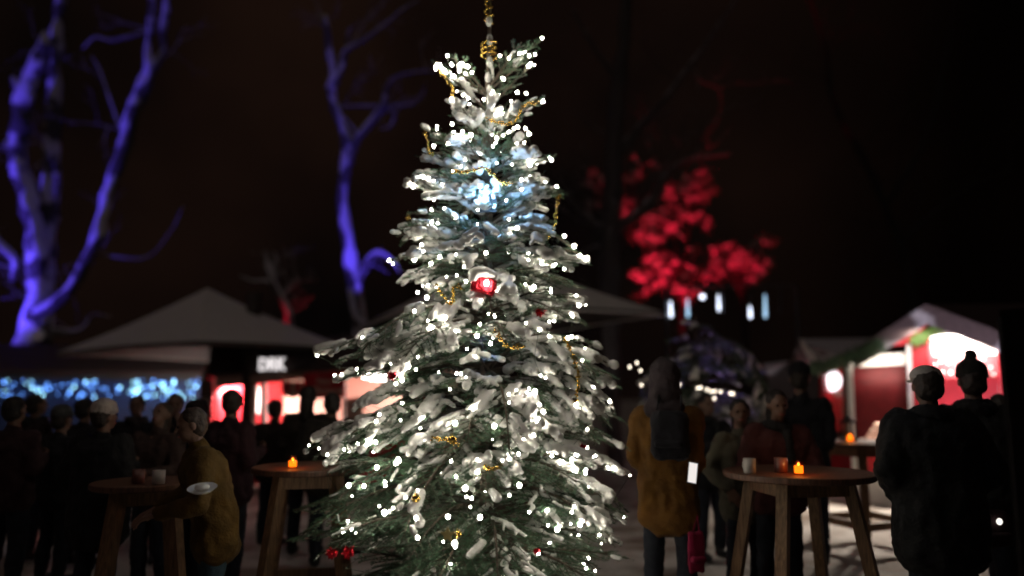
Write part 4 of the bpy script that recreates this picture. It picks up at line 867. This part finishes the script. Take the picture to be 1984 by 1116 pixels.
person('person far behind with only a pale face between the beanie and the bowed head', 280, 8.4, 1.60, 15, BLK, hair=(.02,.015,.012), scarf=(.05,.04,.04))
person('person with a raised hand beside the dark parasol post', 352, 7.8, 1.62, 20, BLK, arms=('face', 'down'), hair=(.02,.015,.012))
person('person in a yellow puffer jacket leaning left over the table', 440, 5.15, 1.56, -62, (.088,.046,.007), (.04,.07,.09), arms=('table', 'table'), lean=17, puff=1.2, hem=.68, hair=(.05,.03,.02))
person('tall dark person turned away, head outlined against the glaring stall window', 462, 6.7, 1.66, 150, (.035,.014,.018), arms=('pocket', 'hold'), puff=1.15, hair=(.03,.012,.012), yaw=40)
person('person with thick dark hair at the stall, back to the camera', 606, 8.1, 1.70, 175, (.03,.022,.018), hair=(.02,.015,.01), hairlong=True, arms=('hold', 'hold'), puff=1.1)
person('broad dark person at the stall nearest the fir boughs', 650, 7.6, 1.63, 200, (.022,.018,.014), arms=('pocket', 'pocket'), puff=1.4, hair=(.02,.015,.01))
person('shorter dark person at the stall counter behind the left table', 545, 8.6, 1.56, 165, (.03,.02,.018), hair=(.03,.02,.015), arms=('hold', 'pocket'), puff=1.1)
person('person in a long orange parka with a big dark hood right beside the tree', 1284, 5.85, 1.85, 155, (.125,.054,.007), arms=('tight', 'tight'), puff=.95, hem=.60, hat='hood', hatcol=(.035,.025,.028), yaw=10)
person('person in a khaki parka behind the left rim of the front right table', 1425, 6.35, 1.58, 15, (.11,.10,.07), arms=('table', 'pocket'), hair=(.02,.015,.012), hairlong=True, puff=1.0, hem=.7, yaw=-25)
person('person in a red-brown jacket with a dark scarf leaning on the front right table', 1487, 6.25, 1.66, 0, (.09,.03,.028), arms=('table', 'table'), lean=10, scarf=(.02,.02,.02), hair=(.02,.015,.012), puff=1.25, hairlong=True)
person('tall dark person standing in front of the rear red stall window', 1540, 7.6, 1.90, 165, BLK, arms=('tight', 'tight'), puff=1.0, hat='beanie', hatcol=(.02,.018,.02))
person('large black figure seen from behind in a white-fronted cap', 1787, 4.9, 1.80, 175, (.012,.012,.012), arms=('pocket', 'pocket'), puff=1.35, hem=.6, hat='cap', hatcol=(.5,.45,.4), scarf=(.011,.01,.01), lean=4)
person('dark person in a bobble hat silhouetted before the white stall opening', 1868, 5.6, 1.84, 160, (.014,.013,.012), arms=('bag', 'pocket'), puff=1.2, hat='bobble', hatcol=(.02,.018,.015), scarf=(.011,.01,.01))
person('dark person wrapped in black at the right beside the timber hut', 1915, 6.4, 1.62, 170, (.035,.012,.014), arms=('bag', 'pocket'), puff=1.2)
person('dark person squeezed between the grey hat and the cream beanie', 185, 7.6, 1.58, 150, BLK, hair=(.02,.015,.012), arms=('pocket', 'pocket'), puff=1.2)
person('dark person with a turned-up collar behind the far left figure', 92, 7.9, 1.62, 140, (.025,.015,.018), hair=(.02,.015,.012), arms=('pocket', 'hold'), puff=1.2, scarf=(.02,.02,.02))
person('dark hooded person right behind the yellow puffer jacket', 402, 6.9, 1.55, 130, BLK, hat='hood', hatcol=(.02,.014,.016), arms=('pocket', 'pocket'), puff=1.2)
person('dark person between the khaki parka and the orange parka further back', 1362, 7.9, 1.62, 20, BLK, hair=(.02,.015,.012), scarf=(.02,.02,.02), arms=('pocket', 'hold'), puff=1.2)
# bags
def bag(name, label, p, rz, size, m, strap, cat='bag'):
    t = thing(name, label, cat, p, R(rz)); x, y, z = size; b = MB()
    for i in (-1, 1): b.cap((i*(x/2-y/2), 0, y/2), y/2, (i*(x/2-y/2), 0, z-y/2), y/2*.9, 12)
    b.box((0,0,z/2), (x-y, y*.96, z*.9)); link('body', remesh(b, .012, 2, .03, .08, 'body'), m, t)
    b = MB(); b.cap((-x*.25,-y*.55,z*.35), .03, (x*.25,-y*.55,z*.35), .03); link('pocket', remesh(b, .01, 1, .01, .04, 'pocket'), m, t)
    for sx in strap: MB().tube([(sx, 0, z*.92), (sx*.9, y*.3, z+.10), (0 if len(strap) == 1 else sx*.9, y*.6, z*.95)], .008, 6).build('strap', m, t, smooth=True)
    return t
bag('backpack', 'black backpack on the shoulders of the person in the orange parka', (X(1290, 5.64), 5.64, 1.15), -20, (.29, .15, .38), cloth('bag_black', (.008,.007,.010)), (-.09, .09), 'backpack')
bag('tote_bag', 'bright pink bag hanging at the thigh of the person in the orange parka', (X(1333, 5.6), 5.6, .38), 20, (.13, .05, .30), cloth('bag_pink', (.22,.008,.04)), (.03,))
t = bag('handbag', 'dark handbag with a round clasp given a painted glint hanging low at the right', (X(1880, 5.25), 5.25, .62), 10, (.30, .12, .26), cloth('bag_dark', (.03,.012,.014)), (.0,)); MB().ell((0,-.085,.19), (.022,.012,.022), 12).build('clasp', emis('clasp_glint', (1,.95,.85), 1.4), t, smooth=True)  # clasp glint put in as emission; the clasp is no lamp
# glowing phone held low, napkin
t = thing('phone', 'lit phone screen held low beside the orange parka', 'phone', P(1342, 916, 5.6), R(8)); MB().box((0,.006,0), (.075,.009,.155)).build('case', M['black'], t); MB().box((0,0,0), (.062,.003,.140)).build('screen', emis('phone_screen', (1,.93,.88), .9), t); t.rotation_euler = (R(-12), R(12), R(8))
t = thing('paper_plate', 'pale paper plate held in front of the yellow jacket', 'plate', P(392, 950, 4.75)); MB().lathe([(.055, 0), (.085, .018), (.087, .018), (.058, -.004), (0, -.004)], n=20).build('rim', M['white'], t, smooth=True); MB().ell((0,0,.02), (.045,.04,.022), 12).build('napkin', M['white'], t, smooth=True); t.rotation_euler = (R(15), 0, 0)

# ------------------------------------------------------------------ floodlights
def flood(label, loc, target, col, energy, spot, size=.12):
    t = thing('floodlight', label, 'floodlight', (loc[0], loc[1], 0), 0, 'coloured floodlights on the ground'); d = norm(Vector(target)-Vector(loc)); q = d.to_track_quat('-Z', 'Y').to_matrix(); L = Vector((0,0,loc[2]))
    b = MB(); b.box(L-d*.06, (.26,.20,.10), q); b.build('housing', M['black'], t); MB().box(L-d*.004, (.22,.16,.012), q).build('lens', emis('lens', col, 3), t); MB().bar((0,0,0), L-d*.1, .03).build('stand', M['steel'], t)
    light('SPOT', 'flood', Vector(loc)+d*.05, energy, col, size, target, spot, .6)
flood('blue floodlight on the ground at the far left, aimed up at the big bare tree', (-15.8, 15.6, .35), (-12.9, 19.8, 7.0), (.11,.06,1), 5600, 58, .3)
flood('blue floodlight on a stand behind the sign stall, aimed up at the slim bare tree', (-3.3, 15.2, 2.75), (-3.9, 18, 7.8), (.11,.06,1), 700, 74)
flood('red floodlight on the ground under the snow-laden trees on the right', (3.0, 16.4, .35), (4.9, 19.6, 6.9), (1,.01,.05), 4200, 47)
flood('red floodlight on the ground behind the left parasol', (-7.2, 17.6, .35), (-5.9, 19, 4.6), (1,.01,.05), 1600, 60)
flood('pale violet floodlight added on the ground to light the right stall roof', (5.6, 8.9, .3), (6.9, 11.0, 2.6), (.9,.80,1), 300, 60)  # lamp added to brighten the stall's roof and barge boards
flood('violet floodlight behind the small conifer', (3.6, 13.6, .35), (2.5, 10.5, 2.2), (.45,.28,1), 300, 44)
# ------------------------------------------------------------------ world, camera
w = bpy.data.worlds.new('World'); sc.world = w; w.use_nodes = True; t = w.node_tree; bg = t.nodes['Background']
tc = t.nodes.new('ShaderNodeTexCoord'); n = t.nodes.new('ShaderNodeTexNoise'); n.inputs['Scale'].default_value = 2.2; n.inputs['Detail'].default_value = 4
r = t.nodes.new('ShaderNodeValToRGB'); r.color_ramp.elements[0].position = .35; r.color_ramp.elements[1].position = .7
r.color_ramp.elements[0].color = (.0011,.0008,.0008,1); r.color_ramp.elements[1].color = (.0090,.0042,.0028,1)
t.links.new(tc.outputs['Generated'], n.inputs['Vector']); t.links.new(n.outputs['Fac'], r.inputs[0]); sx = t.nodes.new('ShaderNodeSeparateXYZ'); t.links.new(tc.outputs['Generated'], sx.inputs[0]); mr = t.nodes.new('ShaderNodeMapRange'); mr.inputs['From Min'].default_value = .2; mr.inputs['From Max'].default_value = .5; mr.inputs['To Min'].default_value = 1; mr.inputs['To Max'].default_value = .12; t.links.new(sx.outputs['X'], mr.inputs['Value']); vm = t.nodes.new('ShaderNodeVectorMath'); vm.operation = 'SCALE'; t.links.new(r.outputs[0], vm.inputs[0]); t.links.new(mr.outputs[0], vm.inputs['Scale']); t.links.new(vm.outputs[0], bg.inputs[0]); bg.inputs[1].default_value = 1
cam = bpy.data.cameras.new('camera'); co = bpy.data.objects.new('camera', cam); COL.objects.link(co); co.location = (0, 0, CAMZ); co.rotation_euler = (math.pi/2+PITCH, 0, 0)
cam.sensor_width = 36; cam.lens = F/1984*36; cam.clip_end = 500
cam.dof.use_dof = True; cam.dof.focus_distance = 4.85; cam.dof.aperture_fstop = (cam.lens/1000)/.07
sc.camera = co
sc.view_settings.view_transform = 'Standard'; sc.view_settings.look = 'None'; sc.view_settings.exposure = 0; sc.view_settings.gamma = 1
sc.cycles.use_denoising = True; sc.cycles.max_bounces = 5; sc.cycles.diffuse_bounces = 3; sc.cycles.sample_clamp_indirect = 4; sc.cycles.transparent_max_bounces = 8
sc.cycles.use_light_tree = True; sc.cycles.filter_width = 1.9
sn_ = bpy.data.lights.new('night_glow', 'SUN'); sn_.energy = .10; sn_.angle = R(60); sn_.color = (1,.82,.75); so_ = bpy.data.objects.new('night_glow', sn_); COL.objects.link(so_); so_.rotation_euler = (R(25), R(-10), 0)
